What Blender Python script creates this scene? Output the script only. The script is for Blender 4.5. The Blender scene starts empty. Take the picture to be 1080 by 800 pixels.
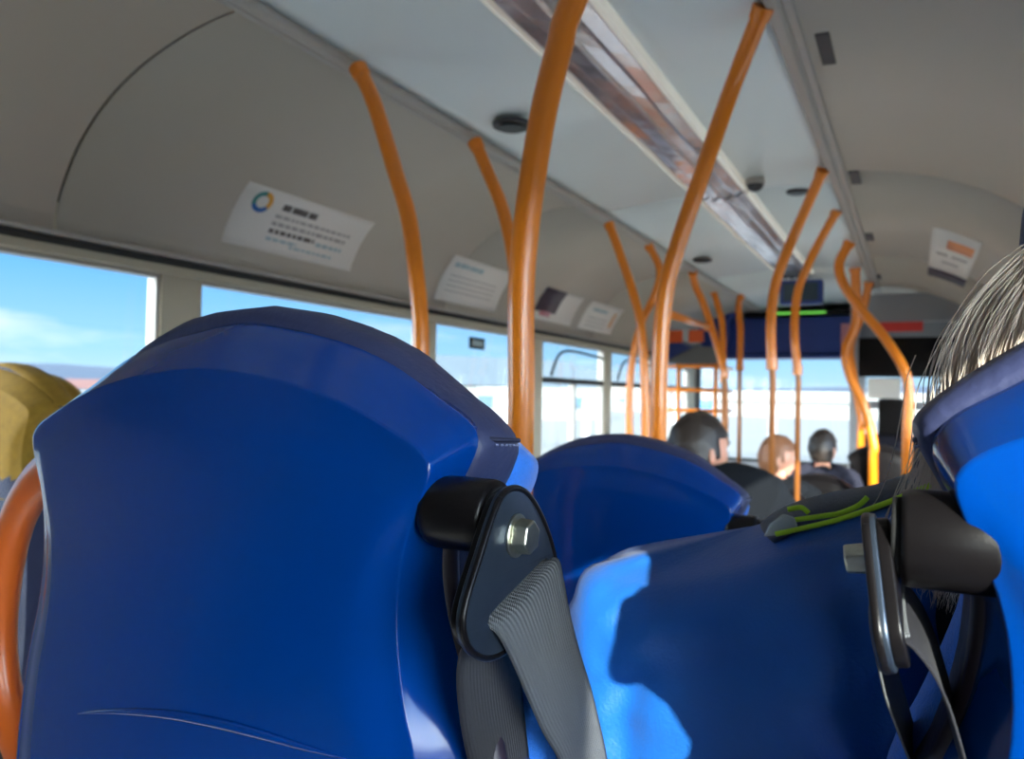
import bpy, bmesh, math, random
from mathutils import Vector, Matrix, noise
random.seed(7)
R = math.radians
H = 1.35                                   # eye height above the low floor of the bus
C = bpy.context.scene.collection
F = 800.0
# ------------------------------------------------------------------ camera
yaw, pitch, roll = R(28), R(1.15), R(1.2)
fw = Vector((-math.sin(yaw)*math.cos(pitch), math.cos(yaw)*math.cos(pitch), math.sin(pitch)))
r0 = Vector((math.cos(yaw), math.sin(yaw), 0)); u0 = r0.cross(fw)
cr = math.cos(roll)*r0 + math.sin(roll)*u0
cu = -math.sin(roll)*r0 + math.cos(roll)*u0
cam_d = bpy.data.cameras.new('camera'); cam = bpy.data.objects.new('camera', cam_d); C.objects.link(cam)
m = Matrix((cr, cu, -fw)).transposed().to_4x4(); m.translation = Vector((0, 0, H)); cam.matrix_world = m
cam_d.sensor_width = 36; cam_d.lens = F/1080*36; cam_d.clip_start = .02; cam_d.clip_end = 3000
cam_d.dof.use_dof = True; cam_d.dof.focus_distance = .47; cam_d.dof.aperture_fstop = 9.0
bpy.context.scene.camera = cam

def ray(px, py): return fw + (px-540)/F*cr + (400-py)/F*cu
def PY(px, py, Y): d = ray(px, py); t = Y/d.y; return Vector((d.x*t, Y, d.z*t+H))
def PX(px, py, X): d = ray(px, py); t = X/d.x; return Vector((X, d.y*t, d.z*t+H))

# ------------------------------------------------------------------ materials
def mat(name, col, rough=.5, metal=0., coat=0., spec=.5, var=0., vscale=8., bump=0., bscale=60., sheen=0., emit=None, estr=1.):
    m = bpy.data.materials.new(name); m.use_nodes = True; nt = m.node_tree; b = nt.nodes['Principled BSDF']
    b.inputs['Base Color'].default_value = (*col, 1); b.inputs['Roughness'].default_value = rough
    b.inputs['Metallic'].default_value = metal; b.inputs['Coat Weight'].default_value = coat
    b.inputs['Coat Roughness'].default_value = .06
    b.inputs['Specular IOR Level'].default_value = spec; b.inputs['Sheen Weight'].default_value = sheen
    tc = nt.nodes.new('ShaderNodeTexCoord')
    if var:
        n = nt.nodes.new('ShaderNodeTexNoise'); n.inputs['Scale'].default_value = vscale; n.inputs['Detail'].default_value = 4
        nt.links.new(tc.outputs['Object'], n.inputs['Vector'])
        mx = nt.nodes.new('ShaderNodeMix'); mx.data_type = 'RGBA'
        mx.inputs[6].default_value = (*[c*(1-var) for c in col], 1); mx.inputs[7].default_value = (*[min(1, c*(1+var)) for c in col], 1)
        nt.links.new(n.outputs['Fac'], mx.inputs[0]); nt.links.new(mx.outputs[2], b.inputs['Base Color'])
    if bump:
        n = nt.nodes.new('ShaderNodeTexNoise'); n.inputs['Scale'].default_value = bscale; n.inputs['Detail'].default_value = 3
        nt.links.new(tc.outputs['Object'], n.inputs['Vector'])
        bp = nt.nodes.new('ShaderNodeBump'); bp.inputs['Strength'].default_value = bump; bp.inputs['Distance'].default_value = .002
        nt.links.new(n.outputs['Fac'], bp.inputs['Height']); nt.links.new(bp.outputs[0], b.inputs['Normal'])
    if emit:
        b.inputs['Emission Color'].default_value = (*emit, 1); b.inputs['Emission Strength'].default_value = estr
    return m
M = {}
M['blue'] = mat('glossy_blue_plastic', (.0, .031, .19), .13, coat=.0, spec=.42, var=.08, vscale=9)
M['navy'] = mat('navy_vinyl', (.028, .034, .085), .5, bump=.35, bscale=160, var=.2, vscale=30, spec=.35)
M['navyf'] = mat('navy_fabric', (.02, .03, .09), .9, bump=.8, bscale=900, var=.5, vscale=500, sheen=.4)
M['brightf'] = mat('bright_blue_moquette', (.01, .15, .62), .8, bump=.5, bscale=700, var=.2, vscale=300, sheen=.2)
M['thread'] = mat('thread', (.012, .014, .04), .8)
M['threadl'] = mat('pale_thread', (.16, .18, .3), .8)
M['black'] = mat('black_plastic', (.005, .0042, .0045), .30, bump=.05, bscale=400, spec=.18)
M['dark'] = mat('dark_frame', (.018, .012, .022), .45, var=.2)
M['steel'] = mat('zinc_steel', (.52, .51, .42), .33, metal=1, var=.25, vscale=140, bump=.3, bscale=300)
M['plate'] = mat('anchor_plate_steel', (.045, .06, .085), .3, metal=.7, var=.2, vscale=60)
M['orange'] = mat('orange_powder_coat', (.84, .225, .008), .3, coat=.35, var=.05, bump=.05, bscale=60)
M['orangeh'] = mat('orange_moulded_plastic', (.66, .125, .015), .35, coat=.2, var=.06)
M['brownp'] = mat('backlit_brown_pole', (.30, .10, .02), .35, metal=.3)  # backlit shade of the lower tubes put into the colour
M['cove'] = mat('grey_beige_laminate', (.47, .42, .345), .5, bump=.05, bscale=40, var=.03, vscale=3)
M['ceil'] = mat('pale_ceiling_laminate', (.80, .85, .83), .38, var=.03, vscale=2)
M['trim'] = mat('aluminium_edge_trim', (.42, .39, .35), .45, metal=.2)
M['rubber'] = mat('black_rubber', (.02, .02, .02), .6)
M['pillar'] = mat('beige_pillar_laminate', (.46, .41, .30), .5, var=.05)
M['wall'] = mat('grey_lower_wall', (.30, .31, .33), .6, var=.05)
M['floor'] = mat('speckled_floor', (.62, .62, .61), .45, var=.2, vscale=60)
M['card'] = mat('white_card', (.80, .76, .70), .55)
M['cardtext'] = mat('grey_ink', (.42, .39, .36), .6)
M['cardblack'] = mat('dark_ink', (.12, .10, .09), .6)
M['cardblue'] = mat('pale_blue_ink', (.38, .50, .52), .6)
M['r_teal'] = mat('teal_ink', (.03, .24, .22), .5); M['r_blue'] = mat('blue_ink', (.02, .13, .42), .5); M['r_gold'] = mat('gold_ink', (.75, .36, .03), .5)
M['pink'] = mat('pink_ink', (.55, .22, .25), .6); M['photo'] = mat('dark_photo_print', (.05, .03, .05), .5, var=.9, vscale=60)
M['softorange'] = mat('orange_ink', (.85, .33, .14), .6)
M['chrome'] = mat('ribbed_reflective_lamp_cover', (.60, .55, .58), .2, metal=.9, var=.3, vscale=3, bump=.5, bscale=9)
M['lampw'] = mat('lamp_diffuser', (.85, .82, .72), .3, emit=(1, .94, .82), estr=.06)
M['vent'] = mat('dark_vent_plastic', (.035, .033, .035), .5)
M['hdr'] = mat('navy_header_panel', (.02, .05, .24), .4)
M['gold'] = mat('mustard_moquette', (.34, .19, .015), .85, var=.35, vscale=60, bump=.5, bscale=400)
M['red'] = mat('red_sign', (.75, .05, .04), .4)
M['rorange'] = mat('red_orange_panel', (.85, .14, .03), .45)
M['greygreen'] = mat('green_led', (.05, .2, .03), .5, emit=(.2, .8, .1), estr=.25)
M['bag'] = mat('blue_nylon', (.003, .095, .38), .5, bump=.3, bscale=350, var=.08, vscale=40, sheen=.08)
M['baggrey'] = mat('grey_padding', (.16, .16, .17), .9, bump=.5, bscale=500)
M['lime'] = mat('lime_cord', (.50, .78, .02), .6, bump=.5, bscale=900)
M['clearp'] = mat('grey_buckle_plastic', (.42, .45, .42), .25, coat=.4)
M['skin'] = mat('skin', (.56, .27, .18), .5, bump=.1, bscale=200); M['skin'].node_tree.nodes['Principled BSDF'].inputs['Subsurface Weight'].default_value = .1
M['jblack'] = mat('black_jacket_cloth', (.006, .007, .009), .9, bump=.3, bscale=80, spec=.1)
M['jgrey'] = mat('charcoal_jacket_cloth', (.02, .02, .03), .9, bump=.3, bscale=80, spec=.1)
M['trouser'] = mat('dark_trouser_cloth', (.02, .025, .05), .9)
M['hairdark'] = mat('dark_brown_hair', (.022, .014, .010), .5, bump=.8, bscale=120)
M['hairgin'] = mat('reddish_hair', (.22, .09, .04), .5, bump=.8, bscale=120)
M['hairgrey'] = mat('grey_hair_mass', (.36, .30, .24), .7, bump=1., bscale=90, var=.5, vscale=40)
M['strand'] = mat('grey_hair_strands', (.66, .55, .45), .65, var=.45, vscale=22, spec=.2)
M['eyew'] = mat('eye_white', (.7, .7, .7), .2); M['eyed'] = mat('eye_dark', (.02, .01, .01), .1); M['lip'] = mat('lips', (.42, .12, .10), .5)
M['ground'] = mat('pale_concrete_ground', (.105, .11, .105), .8, var=.12, vscale=.4)
M['hill'] = mat('hazy_blue_hill', (.018, .03, .05), .9, var=.3, vscale=.01)
M['bwhite'] = mat('white_render_wall', (.13, .135, .13), .7, var=.05, vscale=.5)
M['broof'] = mat('grey_slate_roof', (.05, .065, .075), .6, var=.1, vscale=1)
M['bdark'] = mat('dark_window_glass', (.05, .08, .10), .15)
M['sea'] = mat('blue_sea_water', (.08, .25, .42), .2, bump=.6, bscale=2)
M['cardred'] = mat('pale_red_roof', (.10, .045, .035), .7)
# webbing: woven rib pattern
def webbing(name, base):
    m = mat(name, base, .55); nt = m.node_tree; b = nt.nodes['Principled BSDF']
    uv = nt.nodes.new('ShaderNodeUVMap')
    def wv(scale, dirn, dist=0):
        w = nt.nodes.new('ShaderNodeTexWave'); w.bands_direction = dirn; w.inputs['Scale'].default_value = scale; w.inputs['Distortion'].default_value = dist
        nt.links.new(uv.outputs[0], w.inputs['Vector']); return w
    a, c = wv(7.5, 'X'), wv(30, 'DIAGONAL', .5)
    mx = nt.nodes.new('ShaderNodeMath'); mx.operation = 'ADD'; nt.links.new(a.outputs['Fac'], mx.inputs[0]); nt.links.new(c.outputs['Fac'], mx.inputs[1])
    bp = nt.nodes.new('ShaderNodeBump'); bp.inputs['Strength'].default_value = .8; bp.inputs['Distance'].default_value = .0012
    nt.links.new(mx.outputs[0], bp.inputs['Height']); nt.links.new(bp.outputs[0], b.inputs['Normal'])
    r = nt.nodes.new('ShaderNodeMix'); r.data_type = 'RGBA'; r.inputs[6].default_value = (*[x*.6 for x in base], 1); r.inputs[7].default_value = (*[x*1.5 for x in base], 1)
    nt.links.new(c.outputs['Fac'], r.inputs[0]); nt.links.new(r.outputs[2], b.inputs['Base Color']); return m
M['web'] = webbing('belt_webbing', (.095, .10, .105))
# window glass: clear with a mirror share by Fresnel
g = bpy.data.materials.new('window_glass'); g.use_nodes = True; nt = g.node_tree; nt.nodes.clear()
o = nt.nodes.new('ShaderNodeOutputMaterial'); t = nt.nodes.new('ShaderNodeBsdfTransparent'); t.inputs[0].default_value = (.93, .97, .97, 1)
gl = nt.nodes.new('ShaderNodeBsdfGlossy'); gl.inputs['Roughness'].default_value = .02; fr = nt.nodes.new('ShaderNodeFresnel'); fr.inputs[0].default_value = 1.45
mx = nt.nodes.new('ShaderNodeMixShader'); 
ge = nt.nodes.new('ShaderNodeNewGeometry'); iv = nt.nodes.new('ShaderNodeMath'); iv.operation = 'SUBTRACT'; iv.inputs[0].default_value = 1; nt.links.new(ge.outputs['Backfacing'], iv.inputs[1])
ml = nt.nodes.new('ShaderNodeMath'); ml.operation = 'MULTIPLY'; nt.links.new(fr.outputs[0], ml.inputs[0]); nt.links.new(iv.outputs[0], ml.inputs[1]); nt.links.new(ml.outputs[0], mx.inputs[0]); nt.links.new(t.outputs[0], mx.inputs[1]); nt.links.new(gl.outputs[0], mx.inputs[2]); nt.links.new(mx.outputs[0], o.inputs[0])
M['glass'] = g

# ------------------------------------------------------------------ mesh helpers
def finish(name, me, material, parent=None, smooth=True, loc=None):
    ob = bpy.data.objects.new(name, me); C.objects.link(ob)
    if material is not None:
        for mm in (material if isinstance(material, (list, tuple)) else [material]): me.materials.append(mm)
    if smooth: me.shade_smooth() if hasattr(me, 'shade_smooth') else None
    if parent: ob.parent = parent
    if loc: ob.location = loc
    return ob
def obj(name, bm, material, parent=None, smooth=True, bevel=0, sub=0, angle=None, loc=None):
    bmesh.ops.recalc_face_normals(bm, faces=bm.faces)
    me = bpy.data.meshes.new(name); bm.to_mesh(me); bm.free()
    for p in me.polygons: p.use_smooth = smooth
    ob = finish(name, me, material, parent, False, loc)
    if bevel:
        b = ob.modifiers.new('bev', 'BEVEL'); b.width = bevel; b.segments = 3; b.limit_method = 'ANGLE'; b.angle_limit = R(35)
    if sub:
        s = ob.modifiers.new('sub', 'SUBSURF'); s.levels = sub; s.render_levels = sub
    return ob
def bx(bm, c, s, rz=0, ry=0, rx=0):
    mt = Matrix.Translation(c) @ Matrix.Rotation(rz, 4, 'Z') @ Matrix.Rotation(ry, 4, 'Y') @ Matrix.Rotation(rx, 4, 'X') @ Matrix.Diagonal((*s, 1))
    return bmesh.ops.create_cube(bm, size=1, matrix=mt)
def bxx(bm, a, b):
    return bx(bm, [(a[i]+b[i])/2 for i in range(3)], [abs(a[i]-b[i]) for i in range(3)])
def box(name, a, b, material, parent=None, bevel=.004):
    bm = bmesh.new(); bxx(bm, a, b); return obj(name, bm, material, parent, smooth=False, bevel=bevel)
def crom(pts, n, closed=False):
    P_ = [Vector(p) for p in pts]; out = []; N = len(P_)
    segs = N if closed else N-1
    for i in range(segs):
        g_ = (lambda k: P_[k % N]) if closed else (lambda k: P_[min(max(k, 0), N-1)])
        a, b, c, d = g_(i-1), g_(i), g_(i+1), g_(i+2)
        for k in range(n):
            t = k/n
            out.append(.5*((2*b)+(c-a)*t+(2*a-5*b+4*c-d)*t*t+(3*b-a-3*c+d)*t**3))
    if not closed: out.append(P_[-1])
    return out
def tube(bm, pts, rad, n=12, caps=True, flat=1., radii=None):
    pts = [Vector(p) for p in pts]; rings = []; prev = None
    for i, p in enumerate(pts):
        t = (pts[min(i+1, len(pts)-1)]-pts[max(i-1, 0)]).normalized()
        if prev is None:
            a = Vector((0, 0, 1)) if abs(t.z) < .9 else Vector((1, 0, 0)); nrm = (a-t*a.dot(t)).normalized()
        else: nrm = (prev-t*prev.dot(t)).normalized()
        prev = nrm; bn = t.cross(nrm); r_ = radii[i] if radii else rad
        rings.append([bm.verts.new(p+nrm*math.cos(2*math.pi*k/n)*r_+bn*math.sin(2*math.pi*k/n)*r_*flat) for k in range(n)])
    for a, b in zip(rings, rings[1:]):
        for k in range(n): bm.faces.new((a[k], a[(k+1) % n], b[(k+1) % n], b[k]))
    if caps: bm.faces.new(rings[0][::-1]); bm.faces.new(rings[-1])
    return rings
def loft(bm, loops, cap0=True, cap1=True, uv=None):
    rings = [[bm.verts.new(p) for p in L] for L in loops]; n = len(rings[0])
    for a, b in zip(rings, rings[1:]):
        for k in range(n): bm.faces.new((a[k], a[(k+1) % n], b[(k+1) % n], b[k]))
    if cap0: bm.faces.new(rings[0][::-1])
    if cap1: bm.faces.new(rings[-1])
    return rings
def cyl(bm, c, r, h, axis='Z', n=32, r2=None):
    rot = {'Z': Matrix(), 'X': Matrix.Rotation(R(90), 4, 'Y'), 'Y': Matrix.Rotation(R(-90), 4, 'X')}[axis]
    return bmesh.ops.create_cone(bm, cap_ends=True, segments=n, radius1=r, radius2=r if r2 is None else r2, depth=h, matrix=Matrix.Translation(c) @ rot)
def lathe_x(bm, prof, cy, cz, n=40, sx=1):          # prof: (x, r) list, axis along X
    rings = []
    for x, r_ in prof: rings.append([bm.verts.new((x*sx, cy+r_*math.cos(2*math.pi*k/n), cz+r_*math.sin(2*math.pi*k/n))) for k in range(n)])
    for a, b in zip(rings, rings[1:]):
        for k in range(n): bm.faces.new((a[k], a[(k+1) % n], b[(k+1) % n], b[k]))
    bm.faces.new(rings[0]); bm.faces.new(rings[-1])
def sphere(bm, c, s, n=24, rot=None):
    mt = Matrix.Translation(c) @ (rot or Matrix()) @ Matrix.Diagonal((*s, 1))
    return bmesh.ops.create_uvsphere(bm, u_segments=n, v_segments=int(n*.7), radius=1, matrix=mt)['verts']
def tag(o, label=None, cat=None, group=None, kind=None):
    if label: o['label'] = label
    if cat: o['category'] = cat
    if group: o['group'] = group
    if kind: o['kind'] = kind
    return o
def empty(name, loc=(0, 0, 0), rz=0):
    o = bpy.data.objects.new(name, None); C.objects.link(o); o.location = loc; o.rotation_euler.z = rz; o.empty_display_size = .05
    return o
def copy_tree(o, parent=None):
    c = o.copy(); C.objects.link(c)
    if parent:
        c.parent = parent
    for ch in [x for x in C.objects if x.parent == o]: copy_tree(ch, c)
    return c
def struct(o, label=None):
    o['kind'] = 'structure'
    if label: o['label'] = label; o['category'] = o.name.split('_')[0]
    return o

# ================================================================== SETTING
XL, XR = -2.06, .50                     # inner faces of the side walls
Y0, Y1 = -2.6, 8.0
# floor: low floor, a step, and the raised rear
bm = bmesh.new(); bxx(bm, (XL, 1.7, -.05), (XR, Y1, 0)); bxx(bm, (XL, .86, -.05), (XR, 1.7, .15)); bxx(bm, (XL, Y0, -.05), (XR, .86, .27))
struct(obj('floor', bm, M['floor'], smooth=False), 'speckled grey bus floor stepping up towards the rear')

SILL, WTOP = .95, 1.70
left_edges = [(.15, 1.555), (1.70, 2.96), (3.08, 4.02), (4.28, 5.36), (5.50, 6.5), (6.65, 7.75)]  # unseen rear stretch left windowless to clear a reflection from the near shell
def side_wall(name, x_in, x_out, spans, label):
    bm = bmesh.new()
    a, b = min(x_in, x_out), max(x_in, x_out)
    bxx(bm, (a, Y0, -.05), (b, Y1, SILL)); bxx(bm, (a, Y0, WTOP), (b, Y1, 2.4))
    ys = [Y0]+[y for s in spans for y in s]+[Y1]
    for i in range(0, len(ys), 2): bxx(bm, (a, ys[i], SILL), (b, ys[i+1], WTOP))
    return struct(obj(name, bm, M['pillar'], smooth=False), label)
wl = side_wall('wall_left', XL, XL-.06, left_edges, 'beige pillared side wall of the bus on the aisle side')
right_edges = [(-2.1, -1.25), (-.4, .95), (1.05, 2.4), (2.5, 3.9), (4.0, 5.4), (6.3, 7.6)]  # unseen pillar after the rearmost window widened to keep sun off the near shell
wr = side_wall('wall_right', XR, XR+.06, right_edges, 'side wall of the bus beside the grey-haired passenger')
box('lower_lining', (XL, Y0+.02, .28), (XL+.015, .85, SILL-.01), M['wall'], wl); box('lower_lining', (XR-.015, Y0+.02, .28), (XR, .85, SILL-.01), M['wall'], wr)

def window(n, x0, x1, ya, yb, transom=False, mull=False, label=''):
    e = empty('window_%d' % n, ((x0+x1)/2, (ya+yb)/2, SILL)); struct(e, label)
    xm = (x0+x1)/2
    def loc(ob): ob.parent = e; ob.matrix_parent_inverse = Matrix.Translation(-e.location); return ob
    bm = bmesh.new(); w = .013; a, b = min(x0, x1)+.008, max(x0, x1)-.008
    bxx(bm, (a, ya, SILL), (b, ya+w, WTOP)); bxx(bm, (a, yb-w, SILL), (b, yb, WTOP)); bxx(bm, (a, ya+w, SILL), (b, yb-w, SILL+w)); bxx(bm, (a, ya+w, WTOP-w*.7), (b, yb-w, WTOP))
    loc(obj('window_frame', bm, M['trim'], smooth=False, bevel=.003))
    bm = bmesh.new(); bxx(bm, (xm-.003, ya+w, SILL+w), (xm+.003, yb-w, WTOP-w*.7)); loc(obj('window_pane', bm, M['glass'], smooth=False))
    if transom:
        bm = bmesh.new(); z = WTOP-.25; bxx(bm, (a-.004, ya+w, z-.018), (b+.004, yb-w, z+.018)); loc(obj('transom_bar', bm, M['rubber'], smooth=False, bevel=.003))
        bm = bmesh.new(); s = 1 if x0 > x1 else 1
        pts = crom([(max(x0, x1)+.012, ya+.10, z+.03), (max(x0, x1)+.012, ya+.28, WTOP-.06), (max(x0, x1)+.012, yb-.25, WTOP-.06), (max(x0, x1)+.012, yb-.06, WTOP-.075)], 6)
        tube(bm, pts, .009); loc(obj('hopper_catch_rail', bm, M['rubber']))
    if mull:
        bm = bmesh.new(); ym = (ya+yb)/2; bxx(bm, (a, ym-.015, SILL+w), (b, ym+.015, WTOP-.27)); loc(obj('mullion', bm, M['trim'], smooth=False))
for i, (ya, yb) in enumerate(left_edges):
    window(i+1, XL, XL-.06, ya, yb, transom=i >= 3, mull=i >= 3, label=['large side window with sky beyond the gold seat', 'side window behind the curved top of the blue seat', 'side window with the small dark sticker', 'side window with an opening top pane and catch rail', 'narrow side window in front of the opening one', 'side window nearest the front of the bus'][i])
for i, (ya, yb) in enumerate(right_edges):
    window(i+8, XR, XR+.06, ya, yb, label='window %s of the wall beside the grey-haired passenger' % ['rearmost', 'second from rear', 'third from rear', 'fourth from rear', 'fifth from rear', 'foremost'][i])

# cove profile (X, z): from the window head up to the flat ceiling edge
prof_l = [(-2.062, H+.40), (-2.062, H+.455), (-2.035, H+.53), (-1.985, H+.615), (-1.925, H+.68), (-1.855, H+.735), (-1.77, H+.783), (-1.68, H+.818), (-1.56, H+.85), (-1.44, H+.868), (-1.36, H+.872)]
cx = -.81
prof_r = [(cx+(cx-x)+.10*0, z+.035) for x, z in prof_l]
prof_r = [(x+max(0, .06-.012*max(0, i-1)), z) for i, (x, z) in enumerate(prof_r)]
def densify(pr):
    p3 = crom([(x, 0, z) for x, z in pr[1:]], 5); return [(pr[0][0], pr[0][1])]+[(v.x, v.z) for v in p3]
PL, PR = densify(prof_l), densify(prof_r)
def cove(name, prof, panels, label, inward):
    bm = bmesh.new()
    for ya, yb in panels:
        n = len(prof); q = []
        for j, y in enumerate((ya, yb)):
            q.append([bm.verts.new((x, y, z)) for x, z in prof])
        for k in range(n-1): bm.faces.new((q[0][k], q[0][k+1], q[1][k+1], q[1][k]))
    ob = obj(name, bm, M['cove']); s = ob.modifiers.new('s', 'SOLIDIFY'); s.thickness = .006; s.offset = 0
    struct(ob, label)
    return ob
seams = [-.6, 1.22, 3.16, 5.1]; gap = .004
pan = lambda ss: [(a+gap, b-gap) for a, b in zip([Y0]+ss, ss+[Y1])]
c1 = cove('trim_1', PL, pan(seams), 'curved grey cove panels above the sky-blue side windows', 1)
c2 = cove('trim_2', PR, pan([-.6, 1.3, 3.24, 5.2]), 'curved beige cove panels above the grey-haired passenger', -1)
def backing(prof, dz, par):
    bm = bmesh.new(); q = [[bm.verts.new((x+(-.012 if x < cx else .012), y, z+dz)) for x, z in prof] for y in (Y0, Y1)]
    for k in range(len(prof)-1): bm.faces.new((q[0][k], q[0][k+1], q[1][k+1], q[1][k]))
    ob = obj('seam_backing', bm, M['rubber'], par); s = ob.modifiers.new('s', 'SOLIDIFY'); s.thickness = .004; return ob
backing(PL, .012, c1); backing(PR, .012, c2)
# flat, slightly cambered ceiling
CE_L, CE_R = -1.32, -.31
zc = lambda x: H+.872+.03*(x-CE_L)/(CE_R-CE_L)+.03*math.sin(math.pi*(x-CE_L)/(CE_R-CE_L))
bm = bmesh.new()
for ya, yb in pan([-.8, 1.1*0+.9, 3.4, 5.6]):
    q = [[bm.verts.new((CE_L-.03+(CE_R-CE_L+.06)*k/16, y, zc(CE_L+(CE_R-CE_L)*k/16)+.012)) for k in range(17)] for y in (ya, yb)]
    for k in range(16): bm.faces.new((q[0][k], q[0][k+1], q[1][k+1], q[1][k]))
ce = obj('ceiling', bm, M['ceil']); s = ce.modifiers.new('s', 'SOLIDIFY'); s.thickness = .006
struct(ce, 'pale cambered centre ceiling panels of the bus')
box('seam_backing', (CE_L-.05, Y0, H+.955), (CE_R+.05, Y1, H+.965), M['rubber'], ce)
box('roof_skin', (XL-.06, Y0-.05, H+.98), (XR+.06, Y1+.05, H+1.0), M['trim'], ce)
# edge trims where cove meets ceiling
for n, x, z, sg in ((3, -1.345, H+.866, 1), (4, -.285, H+.898, -1)):
    bm = bmesh.new()
    pr_ = [(a_*.8, b_) for a_, b_ in [(-.045, .004), (-.040, -.006), (-.02, -.007), (-.012, .0), (.0, -.010), (.026, -.012), (.034, -.004), (.034, .012), (-.045, .012)]]
    q = [[Vector((x+sg*a, y, z+b)) for a, b in pr_] for y in (Y0, Y1)]
    loft(bm, q); struct(obj('trim_%d' % n, bm, M['trim'], smooth=False), 'long metal edge trim between %s cove and ceiling' % ('grey window-side' if n == 3 else 'beige passenger-side'))
# window head rails (dark recess and pale lip)
for n, x, sg in ((5, XL, 1), (6, XR, -1)):
    bm = bmesh.new()
    bxx(bm, (x, Y0, H+.352), (x+sg*.022, Y1, H+.378)); o5 = obj('trim_%d' % n, bm, M['pillar'], smooth=False, bevel=.004)
    struct(o5, 'rail along the window heads under the %s cove' % ('grey' if n == 5 else 'beige'))
    box('dark_recess', (x, Y0, H+.378), (x+sg*.010, Y1, H+.402), M['rubber'], o5); box('upper_lip', (x, Y0, H+.402), (x+sg*.028, Y1, H+.416), M['trim'], o5)
    box('sill_ledge', (x, Y0, SILL-.03), (x+sg*.03, Y1, SILL-.002), M['pillar'], o5)
# rear wall
bm = bmesh.new(); bxx(bm, (XL-.06, Y0-.06, -.05), (XR+.06, Y0, 2.35))
struct(obj('wall_rear', bm, M['wall'], smooth=False), 'rear wall of the bus')

# rear bench behind the photographer
e = empty('rear_bench', (-.81, -2.1, .27)); tag(e, 'dark navy rear bench along the back wall of the bus', 'bench')
for i_ in range(5):
    xx = -1.98+i_*.475
    bm = bmesh.new(); bxx(bm, (xx-e.location.x+.01, -.42, .40), (xx+.46-e.location.x, -.28, 1.10)); obj('backrest', bm, M['navyf'], e, smooth=False, bevel=.04)
    bm = bmesh.new(); bxx(bm, (xx-e.location.x+.01, -.28, .30), (xx+.46-e.location.x, .22, .44)); obj('seat', bm, M['navyf'], e, smooth=False, bevel=.03)
bm = bmesh.new(); bxx(bm, (-1.18, -.36, 0), (1.18, .16, .31)); obj('plinth', bm, M['dark'], e, smooth=False, bevel=.01)
# front wall with windscreen openings
YF = 8.0
bm = bmesh.new()
bxx(bm, (XL-.06, YF, -.05), (XR+.06, YF+.06, .72)); bxx(bm, (XL-.06, YF, 1.80), (XR+.06, YF+.06, 2.36))
bxx(bm, (XL-.06, YF, .72), (XL+.02, YF+.06, 1.80)); bxx(bm, (XR-.02, YF, .72), (XR+.06, YF+.06, 1.80)); bxx(bm, (-.50, YF, .72), (-.42, YF+.06, 1.80))
wf = struct(obj('wall_front', bm, M['wall'], smooth=False), 'front end wall of the bus around the windscreen')
we = empty('window_14', (-.98, YF+.03, .72)); struct(we, 'large windscreen at the far front of the bus')
def under(e, ob): ob.parent = e; ob.matrix_parent_inverse = Matrix.Translation(-e.location); return ob
bm = bmesh.new(); bxx(bm, (XL+.02, YF+.025, .72), (-.50, YF+.031, 1.80)); under(we, obj('window_pane', bm, M['glass'], smooth=False))
bm = bmesh.new()
for x in (XL+.035, -.515): bxx(bm, (x-.015, YF+.01, .72), (x+.015, YF+.05, 1.80))
bxx(bm, (XL+.05, YF+.01, .72), (-.53, YF+.05, .75)); bxx(bm, (XL+.05, YF+.01, 1.77), (-.53, YF+.05, 1.80)); under(we, obj('window_frame', bm, M['rubber'], smooth=False))
we2 = empty('window_15', (0, YF+.03, .72)); struct(we2, "smaller windscreen half ahead of the driver's cab")
bm = bmesh.new(); bxx(bm, (-.42, YF+.025, .72), (XR-.02, YF+.031, 1.80)); under(we2, obj('window_pane', bm, M['glass'], smooth=False))
# header over the windscreen
he = empty('destination_header', (-.95, 7.9, 1.8)); tag(he, 'navy panel with black top strip above the windscreen', 'header panel')
def inn(e, ob): return under(e, ob)
inn(he, box('blue_panel', (-1.68, 7.72, 1.79), (-.47, 7.98, 2.16), M['hdr'], bevel=.02))
inn(he, box('black_strip', (-1.5, 7.68, 2.165), (-.40, 7.98, 2.215), M['black'], bevel=.01))
inn(he, box('green_display', (-1.25, 7.672, 2.18), (-.75, 7.679, 2.20), M['greygreen'], bevel=0))
inn(he, box('lower_lip', (-1.70, 7.66, 1.755), (-.42, 7.98, 1.785), M['hdr'], bevel=.01))
inn(he, box('notice_poster', (-.62, 7.705, 1.86), (-.50, 7.718, 2.08), M['pink'], bevel=.002))
# blue curved valance beside the header, then the door-side items
bm = bmesh.new()
pts = [(-1.82, 1.80), (-1.70, 1.80), (-1.64, 1.95), (-1.62, 2.12), (-1.56, 2.22), (-1.80, 2.24), (-1.90, 2.12), (-1.90, 1.95)]
pts = crom([(a, 0, b) for a, b in pts], 4, True)
loft(bm, [[Vector((p.x, y, p.z)) for p in pts] for y in (7.5, 7.7)]); o = obj('door_valance', bm, M['hdr'], bevel=.01); tag(o, 'curved navy valance beside the windscreen header', 'panel')
e = empty('luggage_rack', (-1.75, 6.6, 0)); tag(e, 'orange railed luggage rack by the front door side', 'luggage rack')
bm = bmesh.new()
for zz in (1.62, 1.42, 1.25): tube(bm, [(-2.0, 6.3, zz), (-1.45, 6.3, zz), (-1.45, 6.9, zz)], .017)
inn(e, obj('rail', bm, M['orange']))
for xx in (-1.98, -1.76, -1.45):
    bm = bmesh.new(); tube(bm, [(xx, 6.3, .0), (xx, 6.3, 1.64)], .017); inn(e, obj('upright', bm, M['orange']))
for zz in (.45, .95):
    inn(e, box('shelf', (-2.0, 6.3, zz), (-1.45, 6.9, zz+.03), M['dark']))
e = empty('overhead_locker', (-1.8, 6.9, 1.7)); tag(e, 'navy and white tapered box with orange panels over the luggage rack', 'locker')
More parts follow.
